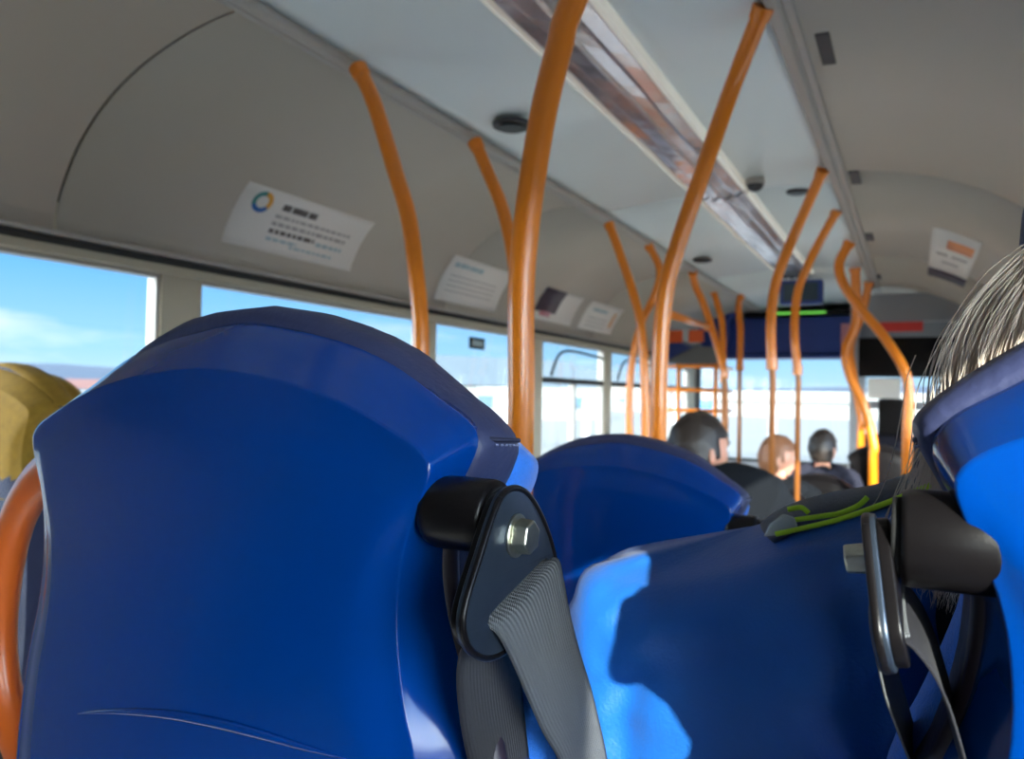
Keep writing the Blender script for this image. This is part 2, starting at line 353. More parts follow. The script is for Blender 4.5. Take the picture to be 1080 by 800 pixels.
bm = bmesh.new(); L = [[Vector(p) for p in q] for q in ([(-2.03, 6.75, 1.70), (-1.60, 6.75, 1.66), (-1.60, 6.75, 1.70), (-1.78, 6.75, 1.80), (-2.03, 6.75, 1.93)], [(-2.03, 7.25, 1.70), (-1.60, 7.25, 1.66), (-1.60, 7.25, 1.70), (-1.78, 7.25, 1.80), (-2.03, 7.25, 1.93)])]
loft(bm, L); inn(e, obj('navy_end', bm, M['hdr'], smooth=False, bevel=.006))
bm = bmesh.new(); L = [[Vector(p) for p in ((-2.02, y, 1.665), (-1.52, y, 1.64), (-1.54, y, 1.80), (-1.70, y, 1.82))] for y in (6.66, 6.74)]
loft(bm, L); inn(e, obj('white_wedge', bm, M['bwhite'], smooth=False, bevel=.006))
for x in (-1.98, -1.79): inn(e, box('orange_panel', (x, 6.70, 1.85), (x+.13, 6.74, 1.96), M['rorange']))
e = empty('ceiling_monitor', (-.95, 5.9, 2.05)); tag(e, 'small dark blue monitor hanging at the end of the light strip', 'monitor')
inn(e, box('casing', (-.90, 5.9, 2.06), (-.60, 6.0, 2.24), M['hdr'], bevel=.015)); inn(e, box('stem', (-.78, 5.93, 2.23), (-.71, 5.97, 2.27), M['black'])); inn(e, box('screen', (-.87, 5.893, 2.085), (-.63, 5.901, 2.215), M['bdark'], bevel=.001))
# driver's cab bulkhead
e = empty('cab_partition', (0, 6.6, 0)); tag(e, "dark driver's cab partition with posts and grey panels", 'partition')
inn(e, box('lower_panel', (-.42, 6.6, .0), (XR-.01, 6.65, 1.10), M['jgrey'])); inn(e, box('post', (-.46, 6.58, .0), (-.40, 6.66, 2.2), M['wall']))
inn(e, box('header_panel', (-.40, 6.6, 1.98), (XR-.01, 6.65, 2.20), M['wall'])); inn(e, box('dark_band', (-.40, 6.61, 1.55), (XR-.01, 6.64, 1.86), M['black'])); inn(e, box('mid_rail', (-.40, 6.59, 1.30), (XR-.01, 6.65, 1.36), M['wall']))
inn(e, box('ticket_machine', (-.25, 6.5, 1.10), (-.02, 6.6, 1.38), M['black'], bevel=.01))
o = box('red_warning_sign', (-.27, 6.565, 1.90), (.05, 6.585, 1.975), M['red'], bevel=.004); tag(o, "long red sign above the driver's cab partition", 'sign')
o = box('pale_notice', (-.33, 6.58, 1.38), (-.1, 6.588, 1.54), M['card'], bevel=.001); tag(o, "pale notice on the driver's cab partition", 'notice')

# ================================================================== ceiling light strip
e = empty('ceiling_light_strip', (-.765, 2, 2.2)); tag(e, 'long ribbed reflective light strip running down the centre ceiling', 'ceiling light')
segs = [(-2.4, -.75), (-.7, .98), (1.0, 3.33), (3.36, 5.75)]
for si, (ya, yb) in enumerate(segs):
    bm = bmesh.new(); pr_ = [(-.105, .02), (-.098, -.012), (-.072, -.034), (-.05, -.022), (-.030, -.040), (.0, -.026), (.030, -.040), (.05, -.022), (.072, -.034), (.098, -.012), (.105, .02)]
    n = 26; L = []
    for k in range(n+1):
        y = ya+(yb-ya)*k/n
        L.append([Vector((-.765+a, y, H+.912+b+.003*math.sin(y*9+a*40))) for a, b in pr_])
    loft(bm, L); inn(e, obj('reflector_cover', bm, M['chrome'], smooth=False))
    for sx in (-1, 1):
        bm = bmesh.new(); L = [[Vector((-.765+sx*(.106+a), y, H+.915+b)) for a, b in ((0, .01), (0, -.022), (.014, -.018), (.016, .01))] for y in (ya+.02, yb-.02)]
        loft(bm, L); inn(e, obj('side_diffuser', bm, M['lampw'] if si != 1 else M['lampw'], smooth=False))
# ================================================================== ceiling fittings
def disc(name, c, r, h, label, cat='speaker', m='vent', inner=True):
    bm = bmesh.new(); cyl(bm, c, r, h, n=40); o = obj(name, bm, M[m], smooth=False, bevel=.003)
    tag(o, label, cat, None)
    if inner:
        bm = bmesh.new(); bmesh.ops.create_cone(bm, cap_ends=True, segments=32, radius1=r*.72, radius2=r*.55, depth=h*.7, matrix=Matrix.Translation((c[0], c[1], c[2]-h*.6)))
        obj('grille', bm, M['black'], o, smooth=False)
    return o
disc('ceiling_speaker', (-1.17, 2.16, H+.879), .062, .014, 'round dark ceiling speaker beside the nearest big orange pole')
disc('ceiling_speaker', (-.46, 3.5, H+.916), .05, .012, 'dark oval-looking disc on the ceiling just past the seam, close to the beige cove')
disc('ceiling_speaker', (-1.20, 4.8, H+.877), .06, .012, 'dark ceiling disc above the farthest window-side poles')
o = empty('ceiling_camera', (-.60, 3.26, H+.92)); tag(o, 'small grey dome camera hanging beside the light strip', 'camera')
bm = bmesh.new(); cyl(bm, (0, 0, -.01), .04, .02, n=32); obj('base', bm, M['trim'], o, smooth=False, bevel=.003)
bm = bmesh.new(); sphere(bm, (0, 0, -.02), (.034, .034, .03)); obj('dome', bm, M['vent'], o)

# hits on a cove profile: where a sight line meets the panel
def cove_hit(px, py, prof):
    d = ray(px, py)
    for (xa, za), (xb, zb) in zip(prof, prof[1:]):
        # find t,s : t*dx = xa+s(xb-xa) ; H+t*dz = za+s(zb-za)
        det = d.x*-(zb-za)+(xb-xa)*d.z
        if abs(det) < 1e-9: continue
        t_ = (xa*-(zb-za)+(xb-xa)*(za-H))/det; s_ = (d.x*(za-H)-xa*d.z)/det
        if t_ > 0 and -1e-6 <= s_ <= 1+1e-6: return Vector((t_*d.x, t_*d.y, H+t_*d.z))
    return None
def arc(prof):
    s_ = [0]
    for a, b in zip(prof, prof[1:]): s_.append(s_[-1]+math.hypot(b[0]-a[0], b[1]-a[1]))
    return s_
def at_arc(prof, s):
    A = arc(prof)
    for i in range(len(A)-1):
        if s <= A[i+1] or i == len(A)-2:
            f_ = (s-A[i])/(A[i+1]-A[i]); a, b = prof[i], prof[i+1]
            p = Vector((a[0]+(b[0]-a[0])*f_, 0, a[1]+(b[1]-a[1])*f_)); t_ = Vector((b[0]-a[0], 0, b[1]-a[1])).normalized()
            n_ = Vector((t_.z, 0, -t_.x))
            if n_.z > 0: n_ = -n_
            return p, n_
def arc_of(prof, p):
    best = (9, 0); A = arc(prof)
    for i in range(len(prof)-1):
        a, b = Vector(prof[i]), Vector(prof[i+1]); v = b-a; f_ = max(0, min(1, (Vector((p.x, p.z))-a).dot(v)/v.dot(v))); dd = (a+v*f_-Vector((p.x, p.z))).length
        if dd < best[0]: best = (dd, A[i]+f_*v.length)
    return best[1]
def patch(bm, prof, s0, s1, ya, yb, off, thick=.0012, n=8):     # rectangle laid on the cove, with thickness
    L = []
    for k in range(n+1):
        p, nn = at_arc(prof, s0+(s1-s0)*k/n)
        a, b = p+nn*off, p+nn*(off+thick)
        L.append([Vector((a.x, ya, a.z)), Vector((a.x, yb, a.z)), Vector((b.x, yb, b.z)), Vector((b.x, ya, b.z))])
    loft(bm, L)
def card(corner_px, prof, label, design, name='advert_card'):
    pts = [cove_hit(*c, prof) for c in corner_px]          # TL, TR, BR, BL
    ss = [arc_of(prof, p) for p in pts]; s1 = (ss[0]+ss[1])/2; s0 = (ss[2]+ss[3])/2; ya = (pts[0].y+pts[3].y)/2; yb = (pts[1].y+pts[2].y)/2
    bm = bmesh.new(); patch(bm, prof, s0, s1, ya, yb, .004, .002); o = obj(name, bm, M['card'])
    tag(o, label, 'advert card')
    def el(nm, u0_, u1_, v0, v1, m, sub=None):               # u along Y, v from top
        bm = bmesh.new()
        patch(bm, prof, s1-(s1-s0)*v1, s1-(s1-s0)*v0, ya+(yb-ya)*u0_, ya+(yb-ya)*u1_, .0062, .0006, 3); return obj(nm, bm, M[m], o)
    def words(nm, u0_, u1_, v0, v1, m, k, seed):
        rr = random.Random(seed); u = u0_; bm = bmesh.new()
        while u < u1_:
            w = rr.uniform(.02, .05)*k; e_ = min(u+w, u1_)
            patch(bm, prof, s1-(s1-s0)*v1, s1-(s1-s0)*v0, ya+(yb-ya)*u, ya+(yb-ya)*e_, .0062, .0006, 2); u = e_+.012
        return obj(nm, bm, M[m], o)
    def ring(uc, vc, r_, m_list):
        yc = ya+(yb-ya)*uc; sc = s1-(s1-s0)*vc
        for q, mm in enumerate(m_list):
            bm = bmesh.new(); A0 = 2*math.pi*q/len(m_list)+.5; L = []
            for k in range(9):
                a = A0+2*math.pi/len(m_list)*k/8; row = []
                for rr, of in ((r_*.58, .0062), (r_, .0062), (r_, .0068), (r_*.58, .0068)):
                    p, nn = at_arc(prof, sc+math.sin(a)*rr); p = p+nn*of; row.append(Vector((p.x, yc+math.cos(a)*rr, p.z)))
                L.append(row)
            loft(bm, L); obj('logo_segment', bm, M[mm], o)
    design(el, words, ring); return o
def d1(el, words, ring):
    ring(.145, .25, .042, ['r_gold', 'r_teal', 'r_teal', 'r_blue', 'r_blue', 'r_gold'])
    words('headline', .29, .55, .18, .29, 'cardblack', 2.5, 1); words('text_line', .27, .88, .38, .43, 'cardtext', 1, 2); words('text_line', .27, .86, .50, .56, 'cardtext', 1.2, 3)
    words('text_line', .27, .62, .62, .69, 'cardblack', 1.2, 4); words('text_line', .27, .50, .76, .81, 'cardblue', 1, 5); words('text_line', .64, .86, .66, .72, 'cardblue', 1, 6); words('text_line', .45, .80, .83, .87, 'cardblue', 1, 8)
def d2(el, words, ring):
    words('headline', .08, .52, .14, .24, 'cardblue', 3, 1)
    for k in range(4): words('text_line', .1, .86, .42+k*.11, .45+k*.11, 'cardtext', 1, k+9)
def d3(el, words, ring):
    el('photo_panel', .0, .52, .0, 1., 'photo'); el('pink_figure', .14, .40, .38, .8, 'pink'); el('pale_mark', .3, .5, .15, .3, 'cardtext')
def d4(el, words, ring):
    words('headline', .18, .6, .2, .3, 'cardblue', 2, 3); el('gold_mark', .82, .87, .2, .7, 'r_gold')
    for k in range(3): words('text_line', .15, .7, .5+k*.13, .54+k*.13, 'cardtext', 1, k+19)
def d5(el, words, ring):
    el('orange_headline', .14, .30, .35, .92, 'softorange'); el('dark_band', .78, 1, .0, 1., 'photo'); el('grey_print', .40, .44, .15, .4, 'cardtext'); el('grey_print', .40, .44, .5, .85, 'cardtext'); el('grey_print', .56, .6, .3, .7, 'cardtext')
card([(265, 188), (391, 235), (370, 287), (232, 253)], PL, 'white cove card with the round multicoloured ring logo', d1)
card([(478, 268), (541, 287), (523, 330), (459, 314)], PL, 'white cove card with blue heading behind the two nearest orange poles', d2)
card([(574, 303), (617, 312), (600, 347), (560, 338)], PL, 'cove card with a dark photograph half and a blank white half', d3)
card([(624, 317), (659, 326), (643, 357), (608, 347)], PL, 'small pale green-white cove card next to the dark photograph card', d4)
card([(985, 225), (980, 276), (1013, 312), (1032, 266)], PR, 'white poster with orange heading on the beige cove above grey hair', d5, 'cove_poster')
# dark recessed clips on the beige cove
for i, (px, py, w, h) in enumerate([(871, 50, .034, .19), (902, 186, .038, .19), (917, 249, .04, .2), (926, 291, .04, .2)]):
    p = cove_hit(px, py, PR); s_ = arc_of(PR, p)
    bm = bmesh.new(); patch(bm, PR, s_-w/2, s_+w/2, p.y-h/2, p.y+h/2, .002, .006, 3); o = obj('cove_latch', bm, M['vent'], smooth=False, bevel=.002)
    tag(o, ['largest dark rectangular latch on the beige cove, closest to the camera', 'second dark latch on the beige cove, just past the seam', 'third dark latch along the beige cove', 'smallest dark latch along the beige cove, farthest forward'][i], 'latch', 'latches on the beige cove')
# small sticker on the side window
p = PX(503, 362, XL-.02); e = empty('window_sticker', p); tag(e, 'small dark rectangular sticker high on a side window', 'sticker')
bm = bmesh.new(); bx(bm, (0, 0, 0), (.006, .16, .062)); obj('sticker_body', bm, M['black'], e, smooth=False, bevel=.002)
bm = bmesh.new(); bx(bm, (.004, 0, 0), (.002, .12, .03)); obj('sticker_print', bm, M['cardblue'], e, smooth=False)

# ================================================================== poles
def pole(pts, r=.022, label='', lower=None, flange=True, bolt=True, split=None):
    """pts: world points from the floor to the ceiling"""
    e = empty('grab_pole', pts[0]); tag(e, label, 'grab pole', 'orange grab poles')
    path = [Vector(p)-Vector(pts[0]) for p in pts]
    sm = crom([path[1]+Vector((0, 0, -.05))]+path[1:], 8); sm = [path[0]]+sm
    if lower:
        sp = Vector((0, 0, 0)); k = min(range(len(sm)), key=lambda i: abs(sm[i].z+pts[0][2]-lower)); 
        if k == 0: k = 1
        bm = bmesh.new(); tube(bm, [sm[0]]+sm[1:k+1], r*.62, 16); obj('lower_tube', bm, M['brownp'], e)
        bm = bmesh.new(); tube(bm, sm[k:], r, 20); obj('upper_tube', bm, M['orange'], e)
        bm = bmesh.new(); c = sm[k]; cyl(bm, c, r*1.12, .05, n=24); obj('collar', bm, M['orange'], e, smooth=False, bevel=.003)
    else:
        bm = bmesh.new(); tube(bm, sm, r, 24); obj('tube', bm, M['orange'], e)
    if flange:
        t_ = (sm[-1]-sm[-2]).normalized(); rot = t_.to_track_quat('Z', 'Y').to_matrix().to_4x4()
        bm = bmesh.new(); bmesh.ops.create_cone(bm, cap_ends=True, segments=24, radius1=r*1.15, radius2=r*1.25, depth=.03, matrix=Matrix.Translation(sm[-1]-t_*.012) @ rot); obj('top_socket', bm, M['orange'], e, smooth=False, bevel=.002)
    bm = bmesh.new(); cyl(bm, (0, 0, .012), r*1.9, .024, n=28); obj('floor_flange', bm, M['orange'], e, smooth=False, bevel=.003)
    return e
def vpole(pix, Y, top, floor_z, r=.022, **k):
    """straight lower part at the first pixel's X, bends read at constant Y, ends at `top`"""
    p = [PY(a, b, Y) for a, b in pix]
    pts = [Vector((p[0].x, Y, floor_z)), p[0]]+p[1:]
    if top is not None: pts.append(Vector(top))
    return pole(pts, r, **k)
ZL, ZR = H+.855, H+.888
vpole([(550, 400), (550, 300), (558, 215), (573, 120), (590, 50), (605, 0)], 1.12, (-.37, 1.12, ZR), .15, .0225, label='thickest orange pole, standing just ahead of the big blue seat')
vpole([(695, 400), (699, 330), (710, 275), (745, 170), (775, 85)], 1.86, (-.315, 1.78, ZR+.01), 0, .021, label='orange pole rising behind the middle blue seat and leaning to the ceiling')
vpole([(815, 400), (813, 350), (816, 310), (826, 275), (842, 238)], 3.25, (-.322, 3.12, ZR), 0, .0205, lower=1.50, label='orange pole with thin backlit-brown lower half, nearer of the two side by side')
vpole([(842, 400), (838, 350), (841, 310), (852, 280), (866, 252)], 3.95, PY(883, 222, 3.9), 0, .0205, lower=1.50, label='orange pole with thin backlit-brown lower half, farther of the two side by side')
# poles on the window side of the aisle
vpole([(444, 372), (442, 320), (432, 235), (415, 175), (395, 110)], 1.53, PY(378, 72, 1.53), .15, .0205, label='orange pole bending up beside the card with the ring logo')
vpole([(543, 400), (544, 320), (541, 270), (530, 220), (513, 178)], 2.14, PY(501, 150, 2.14), 0, .021, label='orange pole half hidden behind the thickest pole')
vpole([(681, 460), (680, 400), (676, 345), (668, 310), (652, 262)], 3.4, PY(642, 236, 3.4), 0, .021, label='orange window-side pole bending past the small pale card')
vpole([(664, 460), (665, 395), (675, 345), (690, 312), (696, 285)], 4.1, (-1.335, 4.12, ZL), 0, .021, label='orange pole crossing behind its neighbour and curving towards the window')
vpole([(766, 440), (764, 395), (752, 350), (741, 318), (733, 300)], 5.2, (-1.34, 5.1, ZL), 0, .025, lower=1.5, label='orange pole joined by the short horizontal rail')
vpole([(763, 440), (763, 400), (762, 345), (758, 325)], 6.2, PY(752, 306, 6.2), 0, .026, lower=1.52, label='straight reddish-orange pole behind the horizontal rail')
vpole([(780, 440), (780, 400), (781, 350), (779, 325)], 6.6, (-1.30, 6.5, ZL), 0, .028, lower=1.62, label='orange pole just before the navy header panel')
# driver side
vpole([(957, 450), (957, 400), (936, 360), (907, 325), (890, 300), (885, 278)], 4.6, (-.33, 4.6, ZR), 0, .026, label='orange pole sweeping widely across to the driver side')
vpole([(921, 468), (912, 430), (896, 395), (892, 368), (903, 338)], 5.6, (-.36, 5.5, ZR), 0, .030, label='thick kinked orange pole before the cab partition')
vpole([(908, 440), (900, 395), (897, 365), (909, 332)], 6.25, (-.31, 6.2, ZR), 0, .028, label='farther kinked orange pole tucked behind the thick kinked one')
# horizontal rail
a, b = PY(700, 329, 3.6), PY(747, 345, 5.2)
e = empty('grab_rail', a); tag(e, 'short horizontal orange rail between two window-side poles', 'grab rail')
bm = bmesh.new(); tube(bm, [(0, 0, 0), b-a], .02, 16); obj('tube', bm, M['orange'], e)
bm = bmesh.new(); tube(bm, [(b-a)*.965, (b-a)*1.01], .028, 16); obj('clamp', bm, M['orange'], e)

# ================================================================== seats
XC = -.465; SF = .27                     # near seat: centre, local floor
rim_h = [(0, .053), (.05, .047), (.085, .040), (.12, .030), (.152, .015), (.184, -.004), (.205, -.017), (.214, -.030), (.211, -.045), (.203, -.060), (.194, -.085), (.191, -.110), (.196, -.145), (.208, -.180), (.226, -.215), (.240, -.30), (.246, -.42), (.243, -.55), (.225, -.65), (.17, -.70), (.08, -.715), (0, -.718)]
cre_h = [(0, .015), (.05, .011), (.085, .006), (.12, -.002), (.150, -.012), (.178, -.024), (.196, -.033), (.205, -.043), (.204, -.055), (.198, -.070), (.190, -.090), (.185, -.115), (.184, -.150), (.190, -.190), (.200, -.225), (.212, -.30), (.218, -.42), (.215, -.54), (.197, -.62), (.145, -.665), (.07, -.68), (0, -.682)]
cus_h = [(0, .066), (.05, .061), (.085, .052), (.12, .039), (.152, .021), (.186, -.002), (.207, -.018), (.218, -.031), (.214, -.048), (.205, -.066), (.198, -.088), (.195, -.115), (.199, -.150), (.210, -.185), (.224, -.22), (.238, -.30), (.244, -.42), (.240, -.55), (.222, -.64), (.168, -.69), (.08, -.705), (0, -.708)]
def full(half, y, sub=3, dz=1.08):       # closed loop, mirrored, local z from the seat's floor
    pts = [(x, y, z+dz) for x, z in half]+[(-x, y, z+dz) for x, z in half[-2:0:-1]]
    return crom(pts, sub, True)
def lerp_loops(A, B, t, y): return [Vector((a.x+(b.x-a.x)*t, y, a.z+(b.z-a.z)*t)) for a, b in zip(A, B)]
def shrink(A, s, y, c=(0, .82)): return [Vector((a.x*s, y, c[1]+(a.z-c[1])*s)) for a in A]
def panel_y(x, z): return -.0368-.020*max(0, 1-(x/.235)**2)*max(0, 1-((z-.80)/.40)**2)
def pan_loop(A, q):
    out = []; k = min(1, (1-q)/.16); k = k*k*(3-2*k)
    for p in shrink(A, q, 0): out.append(Vector((p.x, -.0366*(1-k)+panel_y(p.x, p.z)*k-.0006*k, p.z)))
    return out
def plate_mesh(outline, hole, ext, bev):
    """flat plate in the YZ plane from a 2D outline with a slot"""
    cu_ = bpy.data.curves.new('t', 'CURVE'); cu_.dimensions = '2D'; cu_.fill_mode = 'BOTH'; cu_.extrude = ext; cu_.bevel_depth = bev; cu_.bevel_resolution = 2
    for pts in [outline]+([hole] if hole else []):
        sp = cu_.splines.new('POLY'); sp.points.add(len(pts)-1); sp.use_cyclic_u = True
        for q, p in zip(sp.points, pts): q.co = (p[0], p[1], 0, 1)
    ob = bpy.data.objects.new('t', cu_); C.objects.link(ob)
    dg = bpy.context.evaluated_depsgraph_get(); dg.update(); me = bpy.data.meshes.new_from_object(ob.evaluated_get(dg)); bpy.data.objects.remove(ob)
    bm = bmesh.new(); bm.from_mesh(me); bmesh.ops.remove_doubles(bm, verts=bm.verts, dist=1e-6)
    for v in bm.verts: x, y, z = v.co; v.co = (z, x, y)
    return bm
def offset(pts, d):
    n = len(pts); out = []
    for i in range(n):
        a, b, c = Vector(pts[i-1]).to_2d(), Vector(pts[i]).to_2d(), Vector(pts[(i+1) % n]).to_2d()
        t_ = (c-a).normalized(); out.append((b.x-t_.y*d, b.y+t_.x*d))
    return out
def make_seat(side, label, shell='blue', rear='navy', front='brightf', belt=True, handle=True, post=.058, tilt=0., x0=.187, asc=1., puff=0.):
    """side=+1: belt anchor on local +X"""
    root = empty('bus_seat'); tag(root, label, 'bus seat', 'bus seats')
    rim, cre, cus = full(rim_h, 0), full(cre_h, -.035), full([(x*(1+puff*1.2), z+puff*max(0, min(1, (z+.2)/.15))) for x, z in cus_h], 0)
    bm = bmesh.new()
    L = [lerp_loops(rim, cre, -.02, .012), lerp_loops(rim, cre, 0, .006), lerp_loops(rim, cre, .12, -.004), lerp_loops(rim, cre, .5, -.0175), lerp_loops(rim, cre, .80, -.0285), lerp_loops(rim, cre, .92, -.0330), lerp_loops(rim, cre, .98, -.0350), lerp_loops(rim, cre, 1, -.0358), shrink(cre, .992, -.0364)]+[pan_loop(cre, q) for q in (.982, .965, .93, .88, .82, .74, .66, .57, .48, .39, .30, .21, .12, .04)]
    loft(bm, L, cap0=False)
    ob = obj('back_shell', bm, M[shell], root); s_ = ob.modifiers.new('s', 'SOLIDIFY'); s_.thickness = .004; s_.offset = -1
    # moulded lower bead line of the shell
    bm = bmesh.new(); pts = [(XB-XC, zb-H) for XB, zb in [(v.x, v.z) for v in [PY(a_, b_, .371) for a_, b_ in ((88, 750), (130, 746), (185, 748), (235, 757), (280, 770), (325, 786), (365, 800))]]]
    def shell_y(x, z):
        return -.047
    b3 = crom([(x, panel_y(x, z+1.08)-.0008, z+1.08) for x, z in pts], 6)
    nn = len(b3); tube(bm, b3, .002, 8, radii=[.0003+.0034*math.sin(math.pi*i/(nn-1)) for i in range(nn)]); obj('moulded_bead', bm, M[shell], root)
    # upholstered back: navy rear shell of the cushion
    bm = bmesh.new()
    L = [lerp_loops(cus, cus, 0, .004)]
    L = [shrink(cus, .97, .004), shrink(cus, .992, .008), shrink(cus, 1., .02), shrink(cus, 1.004, .038), shrink(cus, .998, .056), shrink(cus, .98, .066), shrink(cus, .93, .072)]
    loft(bm, L)
    # crumple the vinyl
    for v in bm.verts:
        n_ = noise.noise(v.co*26)*.0022+noise.noise(v.co*70)*.0008; v.co.z += n_ if v.co.z > .9 else 0; v.co.x += n_*.5
    obj('headrest_cover', bm, M[rear], root)
    # stitched seam running round the headrest side
    for nm, dz, mt_, r_ in (('seam', 0, 'thread', .0016), ('piping', -.0035, 'threadl', .0006)):
        for sg in (-1, 1):
            bm = bmesh.new(); pts = crom([(sg*.206, .010, 1.052+dz), (sg*.2185, .022, 1.050+dz), (sg*.2205, .038, 1.049+dz), (sg*.218, .055, 1.048+dz), (sg*.205, .069, 1.047+dz), (sg*.15, .0735, 1.047+dz)], 6)
            if nm == 'piping':
                for k in range(0, len(pts)-1, 2): tube(bm, [pts[k], pts[k+1]], r_*1.3, 6)
            else: tube(bm, pts, r_, 8)
            obj(nm if nm == 'seam' else 'stitching', bm, M[mt_], root)
    # blue front bolster
    sm_ = lambda z: max(0, min(1, (z+.16)/.14))
    bol = [(x*(1.03-.10*sm_(z)), z-.022*sm_(z)) for x, z in cus_h]; bl = full(bol, 0)
    bm = bmesh.new(); L = [shrink(bl, .95, .066), shrink(bl, .99, .078), shrink(bl, 1.01, .098), shrink(bl, .995, .118), shrink(bl, .93, .13), shrink(bl, .80, .128), shrink(bl, .3, .118)]
    loft(bm, L); obj('back_cushion', bm, M[front], root)
    # seat cushion and base
    bm = bmesh.new(); L = []
    for z, k in ((.36, .93), (.375, .99), (.41, 1.), (.44, .99), (.46, .94), (.466, .7)):
        L.append([Vector((a*k*.235, .30+b*k*.22, z+.012*(b < 0)*0)) for a, b in [(math.copysign(abs(math.cos(t_))**.35, math.cos(t_)), math.copysign(abs(math.sin(t_))**.35, math.sin(t_))) for t_ in [2*math.pi*i/40 for i in range(40)]]])
    loft(bm, L); obj('seat_cushion', bm, M[front], root)
    bm = bmesh.new(); bxx(bm, (-.21, .08, .325), (.21, .49, .36)); obj('seat_pan', bm, M[shell], root, smooth=False, bevel=.012)
    for sg in (-1, 1):
        bm = bmesh.new(); tube(bm, crom([(sg*.17, .14, .0), (sg*.17, .13, .18), (sg*.17, .12, .33)], 4), .02, 14); obj('leg', bm, M['dark'], root)
        bm = bmesh.new(); tube(bm, [(sg*.17, .42, .0), (sg*.17, .42, .33)], .02, 14); obj('leg', bm, M['dark'], root)
    # dark frame hugging the shell side where the belt hangs
    for sg in (-1, 1):
        bm = bmesh.new()
        pf = [(.186, -.06), (.183, -.10), (.187, -.145), (.200, -.185), (.219, -.22), (.235, -.30), (.242, -.42), (.238, -.55), (.22, -.63)]
        pts = crom([(sg*(x+.002), .012, z+1.08) for x, z in pf], 4); tube(bm, pts, .0115, 12, flat=.9); obj('side_frame', bm, M['dark'], root)
    if handle:
        hp = crom([(-side*.20, .000, 1.068-.045), (-side*.235, .004, 1.068-.062), (-side*.272, .006, 1.068-.085), (-side*.305, .008, 1.068-.125), (-side*.322, .008, 1.068-.185), (-side*.325, .008, 1.068-.245), (-side*.308, .008, 1.068-.30), (-side*.275, .006, 1.068-.335), (-side*.235, .003, 1.068-.352), (-side*.20, .002, 1.068-.36)], 6)
        bm = bmesh.new(); nh = len(hp); tube(bm, hp, .02, 20, radii=[.021-.003*math.sin(math.pi*i/(nh-1)) for i in range(nh)], flat=.8); obj('grab_handle', bm, M['orangeh'], root)
    if belt:
        sg = side; x1 = x0+post; cy, cz = -.017, 1.08-.074
        bm = bmesh.new(); lathe_x(bm, [(x0-.008, .006), (x0-.007, .016), (x0-.003, .0205), (x0+.003, .0225), (x1-.004, .0225), (x1-.001, .0215)], cy, cz, sx=sg); obj('belt_stand_off', bm, M['black'], root)
        bm = bmesh.new(); lathe_x(bm, [(x1-.001, .012), (x1-.001, .0185), (x1+.003, .0185), (x1+.003, .012)], cy, cz, sx=sg); obj('washer', bm, M['rubber'], root)
        anc = empty('belt_anchor', (sg*(x1+.002), cy+.001, cz-.010)); anc.parent = root; anc.rotation_euler = (0, tilt, 0); anc.scale = (1, asc, asc)
        # outline in (Y, Z) about the bolt
        raw = [(.394, -.060), (.405, -.0555), (.418, -.056), (.432, -.061), (.449, -.074), (.466, -.093), (.478, -.113), (.481, -.127), (.472, -.136), (.45, -.146), (.425, -.154), (.402, -.158), (.380, -.155), (.362, -.145), (.353, -.130), (.356, -.115), (.370, -.093), (.383, -.073)]
        cen = (.415, -.086)
        out = [(p.x, p.y) for p in crom([((a-cen[0])*.97, (b-cen[1])*.97, 0) for a, b in raw], 3, True)]
        slot = [((a-cen[0])*.97, (b-cen[1])*.97) for a, b in [(.380, -.134), (.383, -.129), (.392, -.126), (.455, -.109), (.466, -.108), (.470, -.112), (.466, -.119), (.395, -.139), (.385, -.140)]]
        bm = plate_mesh(out, slot, .0012, .0012)
        for v in bm.verts: v.co.x += sg*.0075
        obj('anchor_plate', bm, M['plate'], anc, bevel=0)
        bm = plate_mesh(offset(out, -.0035), slot, .0016, .0012)
        for v in bm.verts: v.co.x += sg*.0025
        obj('backing_plate', bm, M['black'], anc)
        rim_pts = [Vector((sg*.009, a, b)) for a, b in out]; rim_pts.append(rim_pts[0])
        bm = bmesh.new(); tube(bm, rim_pts, .0022, 8, caps=False); obj('plate_rim', bm, M['black'], anc)
        bm = bmesh.new(); bmesh.ops.create_cone(bm, cap_ends=True, segments=6, radius1=.0115, radius2=.0108, depth=.010, matrix=Matrix.Translation((sg*.0165, 0, 0)) @ Matrix.Rotation(R(90)*sg, 4, 'Y') @ Matrix.Rotation(R(18), 4, 'Z'))
        obj('bolt_head', bm, M['steel'], anc, smooth=False, bevel=.0012)
        bm = bmesh.new(); cyl(bm, (sg*.0108, 0, 0), .0138, .002, 'X'); obj('bolt_washer', bm, M['steel'], anc, smooth=False, bevel=.0006)
        # webbing through the slot and down towards the cushion
        def strip(name, A, B, th=.0012, n=10, mt_='web'):
            A, B = crom(A, 6), crom(B, 6); bm = bmesh.new(); uvl = bm.loops.layers.uv.new('UVMap'); nv = len(A); grid = []
            for i in range(nv):
                row = []
                for j in range(n+1):
                    f_ = j/n; p = A[i].lerp(B[i], f_); p.x += sg*.0025*math.sin(math.pi*f_)*(1 if i > 3 else .4)
                    row.append(bm.verts.new(p))
                grid.append(row)
            ln = 0
            for i in range(nv-1):
                dl = (A[i+1]-A[i]).length
                for j in range(n):
                    f_ = bm.faces.new((grid[i][j], grid[i][j+1], grid[i+1][j+1], grid[i+1][j]))
                    for lo, (u_, v_) in zip(f_.loops, ((j/n, ln), ((j+1)/n, ln), ((j+1)/n, ln+dl*16), (j/n, ln+dl*16))): lo[uvl].uv = (u_, v_)
                ln += dl*16
            ob = obj(name, bm, M[mt_], anc); s_ = ob.modifiers.new('s', 'SOLIDIFY'); s_.thickness = th; return ob
        ww = lambda x, a, b: Vector((sg*x, (a-cen[0]), (b-cen[1])))
